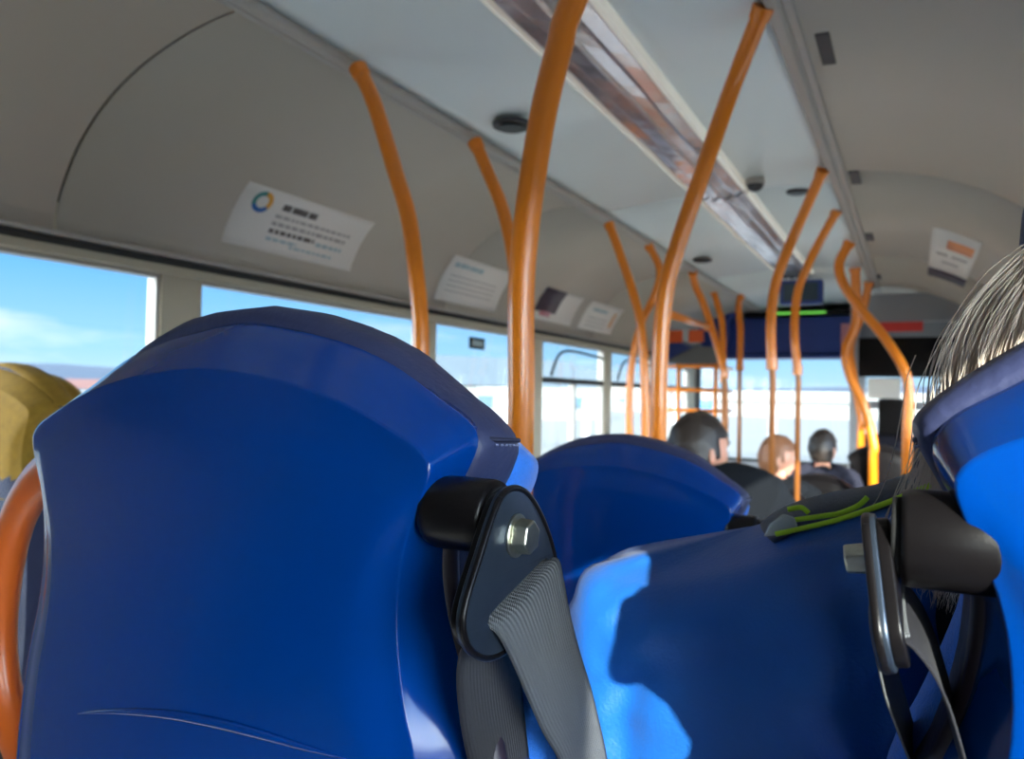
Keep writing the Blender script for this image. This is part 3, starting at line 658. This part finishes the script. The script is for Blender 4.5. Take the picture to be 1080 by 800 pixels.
        strip('belt_webbing', [ww(-.002, .386, -.131), ww(.006, .384, -.134), ww(.013, .388, -.140), ww(.014, .405, -.160), ww(.014, .428, -.190), ww(.012, .458, -.225), ww(.010, .50, -.27), ww(.006, .56, -.36), ww(.0, .60, -.50), ww(-.02, .61, -.62)],
              [ww(-.002, .463, -.110), ww(.006, .467, -.110), ww(.013, .474, -.111), ww(.014, .482, -.128), ww(.014, .495, -.155), ww(.012, .52, -.19), ww(.010, .56, -.245), ww(.006, .61, -.335), ww(.0, .648, -.49), ww(-.02, .66, -.62)])
        strip('belt_tail', [ww(.004, .386, -.131), ww(-.004, .384, -.14), ww(-.012, .385, -.165), ww(-.016, .40, -.21), ww(-.018, .43, -.28), ww(-.02, .45, -.36)],
              [ww(.004, .463, -.110), ww(-.004, .465, -.118), ww(-.010, .462, -.14), ww(-.014, .470, -.185), ww(-.016, .49, -.25), ww(-.02, .51, -.33)], mt_='webd')
    return root
M['webd'] = webbing('dark_belt_webbing', (.018, .017, .022))
def place(o, x, y, z, label=None):
    o.location = (x, y, z)
    if label: o['label'] = label
    return o
sA = place(make_seat(1, 'big glossy blue seat back filling the picture, bolt and belt on its edge', post=.042, x0=.201, asc=.95), XC, .42, .27)
sB = place(make_seat(-1, 'blue seat with navy headrest in front of the grey-haired passenger hair', handle=False, post=.040, tilt=R(-9), asc=.68, puff=.010), .221, .42, .27); sB.scale.z = 1.011
sB['label'] = 'glossy blue seat back in which the grey-haired passenger sits'
c = place(copy_tree(sA), -.458, 1.25, .15, 'smaller glossy blue seat back standing one row ahead of the big one'); c.scale.z = .99
c = place(copy_tree(sB), .235, 1.25, .15, 'blue seat one row ahead of the grey-haired passenger, beyond the backpack')
c = place(copy_tree(sA), -.445, 2.08, 0, 'blue seat carrying the man in the black jacket'); c.scale.z = .86
sG = place(make_seat(1, 'mustard-gold upholstered seat under the sky-filled side window', shell='gold', rear='gold', front='gold', belt=False, handle=False), -1.815, .95, .27); sG.scale.z = .985
for ch in [o_ for o_ in C.objects if o_.parent == sG and o_.name.split('.')[0] in ('back_shell', 'headrest_cover', 'back_cushion')]:
    ch.data.materials.append(M['navyf'])
    for p_ in ch.data.polygons: p_.material_index = 1 if p_.center.z < .90 else 0
sG['label'] = 'mustard-gold upholstered seat under the sky-filled side window'
sK = make_seat(1, 'black backed seat before the cab partition, below the sweeping pole', shell='black', rear='black', front='jgrey', belt=False, handle=False); place(sK, -.215, 5.7, 0)
sK.scale = (.9, 1, .93)
c = place(copy_tree(sK), -.51, 4.87, 0, 'dark seat under the dark-haired passenger in the charcoal jacket'); c.scale = (.9, 1, .80)
c = place(copy_tree(sK), -.65, 4.02, 0, 'dark seat under the passenger with reddish hair'); c.scale = (.9, 1, .80)
c = place(copy_tree(sK), .22, 4.1, 0, 'dark seat under the pale-faced passenger by the wall'); c.scale = (.9, 1, .82)

# ================================================================== backpack between the seats
e = empty('blue_backpack', (-.125, .745, .745)); tag(e, 'blue nylon backpack with lime cord wedged between the two seat backs', 'backpack')
bm = bmesh.new(); NU, NV = 120, 60
loops = []
for i in range(NV+1):
    t_ = i/NV
    k = 1. if t_ < .84 else math.sqrt(max(0, 1-((t_-.84)/.16)**2))*.55+.45
    if t_ < .06: k = .9+.1*(t_/.06)
    row = []
    for j in range(NU):
        a = 2*math.pi*j/NU; ca, sa = math.cos(a), math.sin(a)
        x = math.copysign(abs(ca)**.4, ca)*.188*(k if k > .9 else .9+(k-.9)*.10); y = math.copysign(abs(sa)**.55, sa)*.125*k
        x *= .86 if x > 0 else 1
        z = t_*(.470+.2*x+.42*max(0, x-.01)+.006*math.sin(x*37+.6)+.008*noise.noise(Vector((x*14, 3, y*8))))
        if t_ > .84: z -= .012*abs(math.sin(x*24+1.1))**2*(1-k)
        q = Vector((x, z, y)); up = min(1, t_*3)
        crease = abs(noise.noise(Vector((x*8+z*4, z*5, 2.7))))*.045+abs(noise.noise(Vector((x*15-z*11, z*10+x*4, 9.1))))*.022+.005*noise.noise(Vector((x*34, z*30, 1)))
        y2 = y-(crease-.012)*(1 if y < 0 else .3)*up*k
        row.append(Vector((x+.004*noise.noise(Vector((x*8, y*8+5, z*9))), y2, z)))
    loops.append(row)
loft(bm, loops); body = obj('pack_body', bm, M['bag'], e, sub=1)
bm = bmesh.new(); pts = crom([(.028, -.03, .525), (.065, -.05, .555), (.10, -.055, .572), (.125, -.05, .59), (.135, -.03, .60)], 6)
pts = crom([PY(x, y, .70)-e.location for x, y in [(812, 562), (835, 546), (880, 533), (930, 524), (975, 508), (1000, 494)]], 6)
tube(bm, pts, .0115, 14, flat=1.6); obj('shoulder_strap', bm, M['baggrey'], e)
for nm, q, Y in (('elastic_cord', [(818, 563), (850, 556), (890, 546), (935, 530), (965, 518), (982, 511)], .64), ('elastic_cord', [(838, 548), (860, 545), (885, 541), (905, 533), (915, 524)], .655), ('elastic_cord', [(831, 537), (845, 535), (853, 541)], .66)):
    bm = bmesh.new(); tube(bm, crom([PY(x, y, Y)-e.location for x, y in q], 6), .0021, 10); obj(nm, bm, M['lime'], e)
bm = bmesh.new()
q = [(805, 566), (812, 552), (826, 541), (838, 545), (842, 556), (828, 563)]
loft(bm, [[PY(x, y, Y)-e.location for x, y in q] for Y in (.648, .662)]); obj('buckle', bm, M['clearp'], e, smooth=False, bevel=.002)
bm = bmesh.new(); q = [(972, 520), (985, 500), (996, 515), (996, 545), (975, 545)]
loft(bm, [[PY(x, y, Y)-e.location for x, y in q] for Y in (.66, .70)]); obj('side_tab', bm, M['bag'], e, bevel=.003)

# ================================================================== people
def head_bm(bm, c, rot, s=1.):
    """head centred at c, facing local +Y before rot"""
    vs = bmesh.ops.create_uvsphere(bm, u_segments=36, v_segments=28, radius=1)['verts']
    for v in vs:
        x, y, z = v.co
        w = 1-.22*max(0, -z)**1.4-.10*max(0, z)**3
        X, Y, Z = x*.074*w, y*.094*(1-.12*max(0, -z)), z*.112
        if y > 0:
            face = max(0, y)
            Y += .020*math.exp(-(x/.16)**2-((z+.18)/.20)**2)*face*1.1               # nose
            Y -= .010*(math.exp(-((x-.42)/.22)**2-((z-.02)/.14)**2)+math.exp(-((x+.42)/.22)**2-((z-.02)/.14)**2))   # sockets
            Y += .006*math.exp(-(x/.30)**2-((z+.50)/.07)**2)                        # lips
            Y += .010*math.exp(-(x/.35)**2-((z+.82)/.18)**2)                        # chin
            Y += .004*math.exp(-(x/.6)**2-((z-.22)/.10)**2)                         # brow
        else:
            Y *= 1.06
        v.co = Vector((X, Y, Z))
    for sg in (-1, 1):
        ears = bmesh.ops.create_uvsphere(bm, u_segments=14, v_segments=10, radius=1, matrix=Matrix.Translation((sg*.076, -.008, -.012)) @ Matrix.Rotation(sg*R(18), 4, 'Z') @ Matrix.Diagonal((.008, .019, .031, 1)))['verts']; vs = list(vs)+list(ears)
    T = Matrix.Translation(c) @ rot @ Matrix.Scale(s, 4)
    for v in vs: v.co = T @ v.co
    return T
def skin_mesh(name, verts, edges, radii, material, parent, root_i=0, sub=2, extra=None, dress=None):
    me = bpy.data.meshes.new(name); me.from_pydata(verts, edges, []); ob = bpy.data.objects.new(name, me); C.objects.link(ob)
    sk = ob.modifiers.new('skin', 'SKIN'); sk.use_smooth_shade = True
    for i, r_ in enumerate(radii):
        d = me.skin_vertices[0].data[i]; rr = r_ if isinstance(r_, tuple) else (r_, r_); d.radius = rr; d.use_root = (i == root_i)
    sb = ob.modifiers.new('sub', 'SUBSURF'); sb.levels = sub; sb.render_levels = sub
    dg = bpy.context.evaluated_depsgraph_get(); dg.update(); m2 = bpy.data.meshes.new_from_object(ob.evaluated_get(dg)); bpy.data.objects.remove(ob)
    bm = bmesh.new(); bm.from_mesh(m2)
    if extra: extra(bm)
    if dress: bm.faces.ensure_lookup_table(); [setattr(f_, 'material_index', dress(f_.calc_center_median())) for f_ in bm.faces]
    return obj(name, bm, material, parent)
def person(loc, label, hair, jacket, head_at=(0, .04, 1.22), look=0, nod=0, lean=0, hat=None, longhair=False, shu=0., aw=0.):
    """seated figure facing +Y; loc = floor point under the seat's rim"""
    root = empty('person', loc); tag(root, label, 'person', None)
    hx, hy, hz = head_at
    rot = Matrix.Rotation(lean*.5, 4, 'Y') @ Matrix.Rotation(look, 4, 'Z') @ Matrix.Rotation(nod, 4, 'X')
    V = []; E_ = []; Rr = []
    def add(p, r_, par=None):
        V.append(Vector(p)); Rr.append(r_)
        if par is not None: E_.append((par, len(V)-1))
        return len(V)-1
    sx = hx*.55
    pel = add((0, .26, .54), (.15, .11)); sp = add((sx*.4, .24, .72), (.125, .095), pel); ch = add((sx*.8, .22, .92), (.14, .10), sp)
    nk = add((sx+.1*hx, .215, hz-.175), (.06, .06), ch); nk2 = add((hx*.95, hy-.02+.0, hz-.09), (.047, .05), nk); top = add((hx, hy-.005, hz-.02), (.05, .055), nk2)
    jac = []
    for sg in (-1, 1):
        sh = add((sx+sg*.165, .22, hz-.235+shu), .055, ch); el = add((sx+sg*(.205-aw), .33, hz-.50+shu), .042, sh); wr = add((sg*.12, .52, .62), .028, el)
        pm = add((sg*.105, .585, .61), (.036, .018), wr)
        for k in range(4):
            dx = (-.027+.018*k)*sg; ln = (.055, .064, .060, .048)[k]
            a1 = add((sg*.10+dx, .615, .606), .0095, pm); a2 = add((sg*.10+dx*1.1, .615+ln*.55, .595), .0085, a1); add((sg*.10+dx*1.1, .615+ln*.85, .570), .0075, a2)
        t1 = add((sg*.070, .575, .602), .011, pm); add((sg*.050, .605, .590), .009, t1)
        hp = add((sg*.10, .30, .50), .085, pel); kn = add((sg*.13, .68, .50), .062, hp); an = add((sg*.13, .70, .10), .042, kn); add((sg*.13, .82, .04), (.045, .032), an)
    def ex(bm): head_bm(bm, (hx, hy, hz), rot)
    body = skin_mesh('body', V, E_, Rr, [M['skin'], M[jacket], M['trouser']], root, 0, 1, ex, lambda c_: 0 if (c_.z > hz-.115 or (c_.y > .535 and .5 < c_.z < .68 and abs(c_.x) < .16)) else (1 if c_.z > .56 else 2))
    # jacket
    V2 = []; E2 = []; R2 = []
    def ad2(p, r_, par=None):
        V2.append(Vector(p)); R2.append(r_)
        if par is not None: E2.append((par, len(V2)-1))
        return len(V2)-1
    a = ad2((0, .26, .53), (.175, .135)); b = ad2((sx*.4, .24, .72), (.155, .125), a); c_ = ad2((sx*.8, .22, .92), (.175, .125), b); d = ad2((sx, .215, hz-.20+shu), (.095, .085), c_); ad2((sx+.1*hx, .215, hz-.155+shu*.6), (.068, .068), d)
    for sg in (-1, 1):
        s1 = ad2((sx+sg*.16, .22, hz-.24+shu), .078, c_); s2 = ad2((sx+sg*(.208-aw*.6), .28, hz-.38+shu), .065, s1); s3 = ad2((sx+sg*(.21-aw), .335, hz-.50+shu), .058, s2); ad2((sg*.128, .50, .625), .042, s3)
    skin_mesh('jacket', V2, E2, R2, M[jacket], root, 0, 2)
    V3 = [Vector((0, .27, .53))]; E3 = []; R3 = [(.155, .12)]
    for sg in (-1, 1):
        V3 += [Vector((sg*.10, .34, .51)), Vector((sg*.13, .68, .515)), Vector((sg*.13, .70, .12))]; R3 += [.098, .078, .062]; i0 = len(V3)-3
        E3 += [(0, i0), (i0, i0+1), (i0+1, i0+2)]
    skin_mesh('trousers', V3, E3, R3, M['trouser'], root, 0, 2)
    for sg in (-1, 1):
        bm = bmesh.new(); sphere(bm, (sg*.13, .77, .045), (.052, .14, .045)); 
        for v in bm.verts: v.co.z = max(v.co.z, .002)
        obj('shoe', bm, M['black'], root)
    T = Matrix.Translation((hx, hy, hz)) @ rot
    # eyes
    for sg in (-1, 1):
        bm = bmesh.new(); sphere(bm, T @ Vector((sg*.030, .076, .003)), (.011, .011, .011), 14); ey = obj('eye', bm, M['eyew'], root)
        bm = bmesh.new(); sphere(bm, T @ Vector((sg*.030, .0845, .003)), (.0052, .0052, .0052), 10); obj('iris', bm, M['eyed'], ey)
    # hair cap
    bm = bmesh.new(); vs = bmesh.ops.create_uvsphere(bm, u_segments=40, v_segments=30, radius=1)['verts']
    kill = []
    for v in vs:
        x, y, z = v.co; lim = -.62 if y < -.1 else (-.15 if abs(x) > .6 and y < .25 else .38)
        if z < lim-.12: kill.append(v)
        n_ = noise.noise(Vector((x*5, y*5, z*3+loc[0]*7)))*.007
        v.co = T @ Vector((x*(.083+n_), y*(.103+n_)*(1.05 if y < 0 else .98), z*(.122+n_)+.004))
    bmesh.ops.delete(bm, geom=kill, context='VERTS')
    hb = obj('hair', bm, M[hair], root); s_ = hb.modifiers.new('s', 'SOLIDIFY'); s_.thickness = .008; s_.offset = -1
    return root, T
pm, T = person((-.44, 2.13, 0), 'man with short dark hair in a black jacket seated ahead, head turned', 'hairdark', 'jblack', head_at=(-.155, .25, 1.185), look=R(-38), lean=R(-6), shu=.115)
p3, T = person((-.51, 4.91, 0), 'passenger with dark hair in charcoal jacket beyond the thin-legged poles', 'hairdark', 'jgrey', head_at=(.0, .25, 1.05), look=R(-20), shu=.05)
p4, T = person((-.65, 4.06, 0), 'passenger with reddish hair behind the nearer brown-legged pole', 'hairgin', 'jblack', head_at=(.0, .25, 1.04), look=R(-70), shu=.04)
p5, T = person((.22, 4.14, 0), 'passenger with pale face beyond the foot of the sweeping orange pole', 'hairgin', 'jgrey', head_at=(-.1, .25, 1.12), look=R(140), aw=.04)

# grey-haired passenger in the near seat
pg, T = person((.235, .455, .27), 'passenger with long wavy grey hair leaning back against navy headrest', 'hairgrey', 'jblack', head_at=(-.03, .255, 1.20), look=R(12), aw=.045)
# long hair: mass plus strands
bm = bmesh.new(); hc = Vector((-.056, .222, 1.115))
vs = bmesh.ops.create_uvsphere(bm, u_segments=48, v_segments=36, radius=1)['verts']
for v in vs:
    x, y, z = v.co; w = 1+.28*max(0, -z)
    n_ = noise.noise(Vector((x*3, y*3, z*2)))*.012+.004*math.sin(math.atan2(y, x)*22+z*5)
    v.co = hc+Vector((x*(.143*w+n_), y*(.075+n_*.4)-.015, z*(.150)-.04))
hm = obj('long_hair_mass', bm, M['hairgrey'], pg)
cu_ = bpy.data.curves.new('hair_strands', 'CURVE'); cu_.dimensions = '3D'; cu_.bevel_depth = .00036; cu_.bevel_resolution = 1; cu_.resolution_u = 3
rs = random.Random(3)
for i in range(4500):
    az = rs.uniform(-math.pi, math.pi*.15); az = math.pi+rs.gauss(0, .9) if rs.random() < .75 else rs.uniform(0, 2*math.pi)
    if math.sin(az) > .75: continue
    st = rs.uniform(.0, .75); ph_ = rs.uniform(0, 6.28); amp = rs.uniform(.002, .007); fr_ = rs.uniform(14, 34); puff = 1.02+abs(rs.gauss(0, .06))+(rs.uniform(.05, .2) if rs.random() < .04 else 0)
    pts = []
    NP = 11
    for k in range(NP):
        el = st*1.45-(k/(NP-1))*(st*1.45+rs.uniform(.9, 1.1))        # elevation from start to below
        zz = math.sin(el); rr = math.cos(el) if el > 0 else 1-.04*abs(el)
        w = 1+.28*max(0, -zz); lz = zz*.155-.04 if el > -.9 else math.sin(-.9)*.155-.04-(abs(el)-.9)*.1
        wav = amp*math.sin(fr_*(k/(NP-1))*.5+ph_)*(.3+k/NP)
        p = hc+Vector((math.cos(az)*rr*(.138*w*puff)+wav, math.sin(az)*rr*(.078)*puff-.015+wav*.5, lz+wav*.3))
        pts.append(p)
    sp = cu_.splines.new('POLY'); fine = crom(pts, 3); sp.points.add(len(fine)-1)
    for q, p in zip(sp.points, fine): q.co = (*p, 1)
    for j, q in enumerate(sp.points): q.radius = 1.1 if j < len(fine)*.7 else 1.1*(1-(j-len(fine)*.7)/(len(fine)*.32))
cu_.materials.append(M['strand']); so = bpy.data.objects.new('hair_strands', cu_); C.objects.link(so); so.parent = pg; so['kind'] = 'stuff'
# dark navy cap brim on the head
bm = bmesh.new(); vs = bmesh.ops.create_uvsphere(bm, u_segments=32, v_segments=20, radius=1)['verts']; kill = []
for v in vs:
    x, y, z = v.co
    if z < -.12: kill.append(v)
    v.co = hc+Vector((x*.113+.003, y*.122-.01+.02, z*.125+.090))
bmesh.ops.delete(bm, geom=kill, context='VERTS'); cp = obj('navy_cap', bm, M['navyf'], pg); s_ = cp.modifiers.new('s', 'SOLIDIFY'); s_.thickness = .004

# ================================================================== outside
bm = bmesh.new(); bxx(bm, (-60, -60, -.9), (60, 120, -.45)); o = obj('ground', bm, M['ground'], smooth=False); struct(o, 'pale concrete apron around the bus')
bm = bmesh.new(); bxx(bm, (-900, -500, -1.2), (900, 1500, -.95)); o = obj('sea', bm, M['sea'], smooth=False); struct(o, 'blue water beyond the apron'); o['kind'] = 'structure'
# hills
def hill(name, cx_, cy_, L_, D_, h, seed, label):
    bm = bmesh.new(); n = 60; rows = []
    for j in range(9):
        v = j/8; row = []
        for i in range(n+1):
            u = i/n; hh = h*math.sin(math.pi*u)**.5*math.sin(math.pi*v)*(1+.35*noise.noise(Vector((u*6, seed, v*2)))+.12*noise.noise(Vector((u*25, seed, v*5))))
            row.append(bm.verts.new((cx_+(u-.5)*L_*math.cos(seed*.0+0)*0+(v-.5)*D_ if D_ > L_*0 and abs(cx_) > abs(cy_) else cx_+(u-.5)*L_, cy_+(u-.5)*L_ if abs(cx_) > abs(cy_) else cy_+(v-.5)*D_, -1.+hh)))
        rows.append(row)
    for a, b in zip(rows, rows[1:]):
        for i in range(n): bm.faces.new((a[i], a[i+1], b[i+1], b[i]))
    o = obj(name, bm, M['hill']); struct(o, label); return o
hill('hills', -700, 350, 1500, 160, 19, 1.3, 'hazy blue hills on the skyline beyond the side windows')
hill('hills', -100, 1200, 1600, 200, 22, 4.1, 'hazy low hills on the skyline beyond the windscreen')
def house(x, y, w, d, h, rh, label, rz=0, wall='bwhite', roof='broof', nwin=5):
    e = empty('building', (x, y, -.45), rz); tag(e, label, 'building', 'buildings outside')
    bm = bmesh.new(); bxx(bm, (-w/2, -d/2, 0), (w/2, d/2, h)); obj('walls', bm, M[wall], e, smooth=False)
    bm = bmesh.new(); L = [[Vector((-w/2-.3, yy, h+zz)) for yy, zz in ((-d/2-.3, 0), (0, rh), (d/2+.3, 0))], [Vector((w/2+.3, yy, h+zz)) for yy, zz in ((-d/2-.3, 0), (0, rh), (d/2+.3, 0))]]
    loft(bm, L); obj('roof', bm, M[roof], e, smooth=False)
    for k in range(nwin):
        for sy in (-1, 1):
            bm = bmesh.new(); xx = -w/2+w*(k+.5)/nwin; bxx(bm, (xx-.6, sy*d/2-.05, h*.35), (xx+.6, sy*d/2+.05, h*.75)); obj('house_window', bm, M['bdark'], e, smooth=False)
    return e
house(-78, 42, 50, 9, 1.5, 1.0, 'long low white building with grey roof beyond the side window beside the gold seat', R(75), roof='cardred')
house(-30, 48, 20, 8, 2.4, 2.2, 'white shed with grey gable roof beyond the window with the small sticker', R(60))
house(-40, 92, 26, 9, 3.2, 2.2, 'white shed farther along the shore beyond the opening side window', R(50))
house(0, 90, 40, 9, 1.6, .8, 'pale low terminal building straight ahead beyond the windscreen', 0, nwin=0)
e = empty('guard_rail', (-1, 22, -.45)); tag(e, 'white guard rail across the view beyond the windscreen', 'guard rail')
bm = bmesh.new(); bxx(bm, (-12, -.05, 1.75), (10, .05, 2.05)); obj('beam', bm, M['bwhite'], e, smooth=False, bevel=.02)
for k in range(8):
    bm = bmesh.new(); bxx(bm, (-11+k*2.8, .06, 0), (-10.8+k*2.8, .2, 2.0)); obj('post', bm, M['wall'], e, smooth=False)

# ================================================================== light
w = bpy.data.worlds.new('World'); bpy.context.scene.world = w; w.use_nodes = True; nt = w.node_tree; nt.nodes.clear()
out = nt.nodes.new('ShaderNodeOutputWorld'); bg = nt.nodes.new('ShaderNodeBackground'); tc = nt.nodes.new('ShaderNodeTexCoord')
sep = nt.nodes.new('ShaderNodeSeparateXYZ'); nt.links.new(tc.outputs['Generated'], sep.inputs[0])
rp = nt.nodes.new('ShaderNodeValToRGB'); nt.links.new(sep.outputs['Z'], rp.inputs[0]); el = rp.color_ramp.elements
el[0].position = 0; el[0].color = (.50, .68, .80, 1); el[1].position = .45; el[1].color = (.055, .27, .74, 1)
for p_, c_ in ((.05, (.33, .60, .90, 1)), (.16, (.12, .42, .90, 1))): q = el.new(p_); q.color = c_
mp = nt.nodes.new('ShaderNodeMapping'); mp.inputs['Scale'].default_value = (2.2, 2.2, 9); nt.links.new(tc.outputs['Generated'], mp.inputs[0])
nz = nt.nodes.new('ShaderNodeTexNoise'); nz.inputs['Scale'].default_value = 1.6; nz.inputs['Detail'].default_value = 7; nt.links.new(mp.outputs[0], nz.inputs[0])
cr_ = nt.nodes.new('ShaderNodeValToRGB'); cr_.color_ramp.elements[0].position = .52; cr_.color_ramp.elements[1].position = .74; nt.links.new(nz.outputs['Fac'], cr_.inputs[0])
mx = nt.nodes.new('ShaderNodeMix'); mx.data_type = 'RGBA'; mx.inputs[7].default_value = (.85, .90, .95, 1); nt.links.new(cr_.outputs[0], mx.inputs[0]); nt.links.new(rp.outputs[0], mx.inputs[6])
# haze glow round the sun, raised to light the interior
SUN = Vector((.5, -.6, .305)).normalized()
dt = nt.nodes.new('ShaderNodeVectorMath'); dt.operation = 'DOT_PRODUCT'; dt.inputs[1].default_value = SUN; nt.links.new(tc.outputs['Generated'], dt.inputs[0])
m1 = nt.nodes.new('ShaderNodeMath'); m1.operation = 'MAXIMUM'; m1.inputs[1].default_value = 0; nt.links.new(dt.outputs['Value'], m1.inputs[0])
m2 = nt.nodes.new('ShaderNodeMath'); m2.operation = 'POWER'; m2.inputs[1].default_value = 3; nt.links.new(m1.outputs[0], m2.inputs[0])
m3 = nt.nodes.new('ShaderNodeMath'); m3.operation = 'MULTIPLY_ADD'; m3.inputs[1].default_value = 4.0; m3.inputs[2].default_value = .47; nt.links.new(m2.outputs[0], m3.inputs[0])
mr = nt.nodes.new('ShaderNodeMapRange'); mr.interpolation_type = 'SMOOTHSTEP'; mr.inputs['From Min'].default_value = .05; mr.inputs['From Max'].default_value = -.5; mr.inputs['To Min'].default_value = 0; mr.inputs['To Max'].default_value = 5.0  # unseen sky behind the camera brightened as added fill for the interior
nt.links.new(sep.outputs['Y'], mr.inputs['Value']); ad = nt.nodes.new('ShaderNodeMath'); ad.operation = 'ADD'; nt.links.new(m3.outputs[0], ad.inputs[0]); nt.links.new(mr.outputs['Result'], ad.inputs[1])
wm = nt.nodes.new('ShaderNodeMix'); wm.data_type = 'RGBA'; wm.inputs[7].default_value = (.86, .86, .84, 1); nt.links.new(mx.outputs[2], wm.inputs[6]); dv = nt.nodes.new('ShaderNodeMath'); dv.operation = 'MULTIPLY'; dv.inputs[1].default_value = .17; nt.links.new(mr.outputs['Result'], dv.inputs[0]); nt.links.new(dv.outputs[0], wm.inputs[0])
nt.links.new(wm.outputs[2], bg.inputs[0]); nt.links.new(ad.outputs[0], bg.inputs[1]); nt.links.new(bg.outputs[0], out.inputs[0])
sd = bpy.data.lights.new('sun', 'SUN'); sd.energy = 5.5; sd.angle = R(.8); sd.color = (1, .95, .86); so = bpy.data.objects.new('sun', sd); C.objects.link(so)
so.rotation_euler = SUN.to_track_quat('Z', 'Y').to_euler(); so.location = (0, 0, 20)
vs_ = bpy.context.scene.view_settings; vs_.view_transform = 'Standard'; vs_.look = 'None'; vs_.gamma = 1; vs_.exposure = 1.68; vs_.use_curve_mapping = False
bpy.context.scene.display_settings.display_device = 'sRGB'
cy = bpy.context.scene.cycles; cy.max_bounces = 12; cy.diffuse_bounces = 8; cy.use_denoising = True; cy.sample_clamp_indirect = 6; cy.transparent_max_bounces = 16
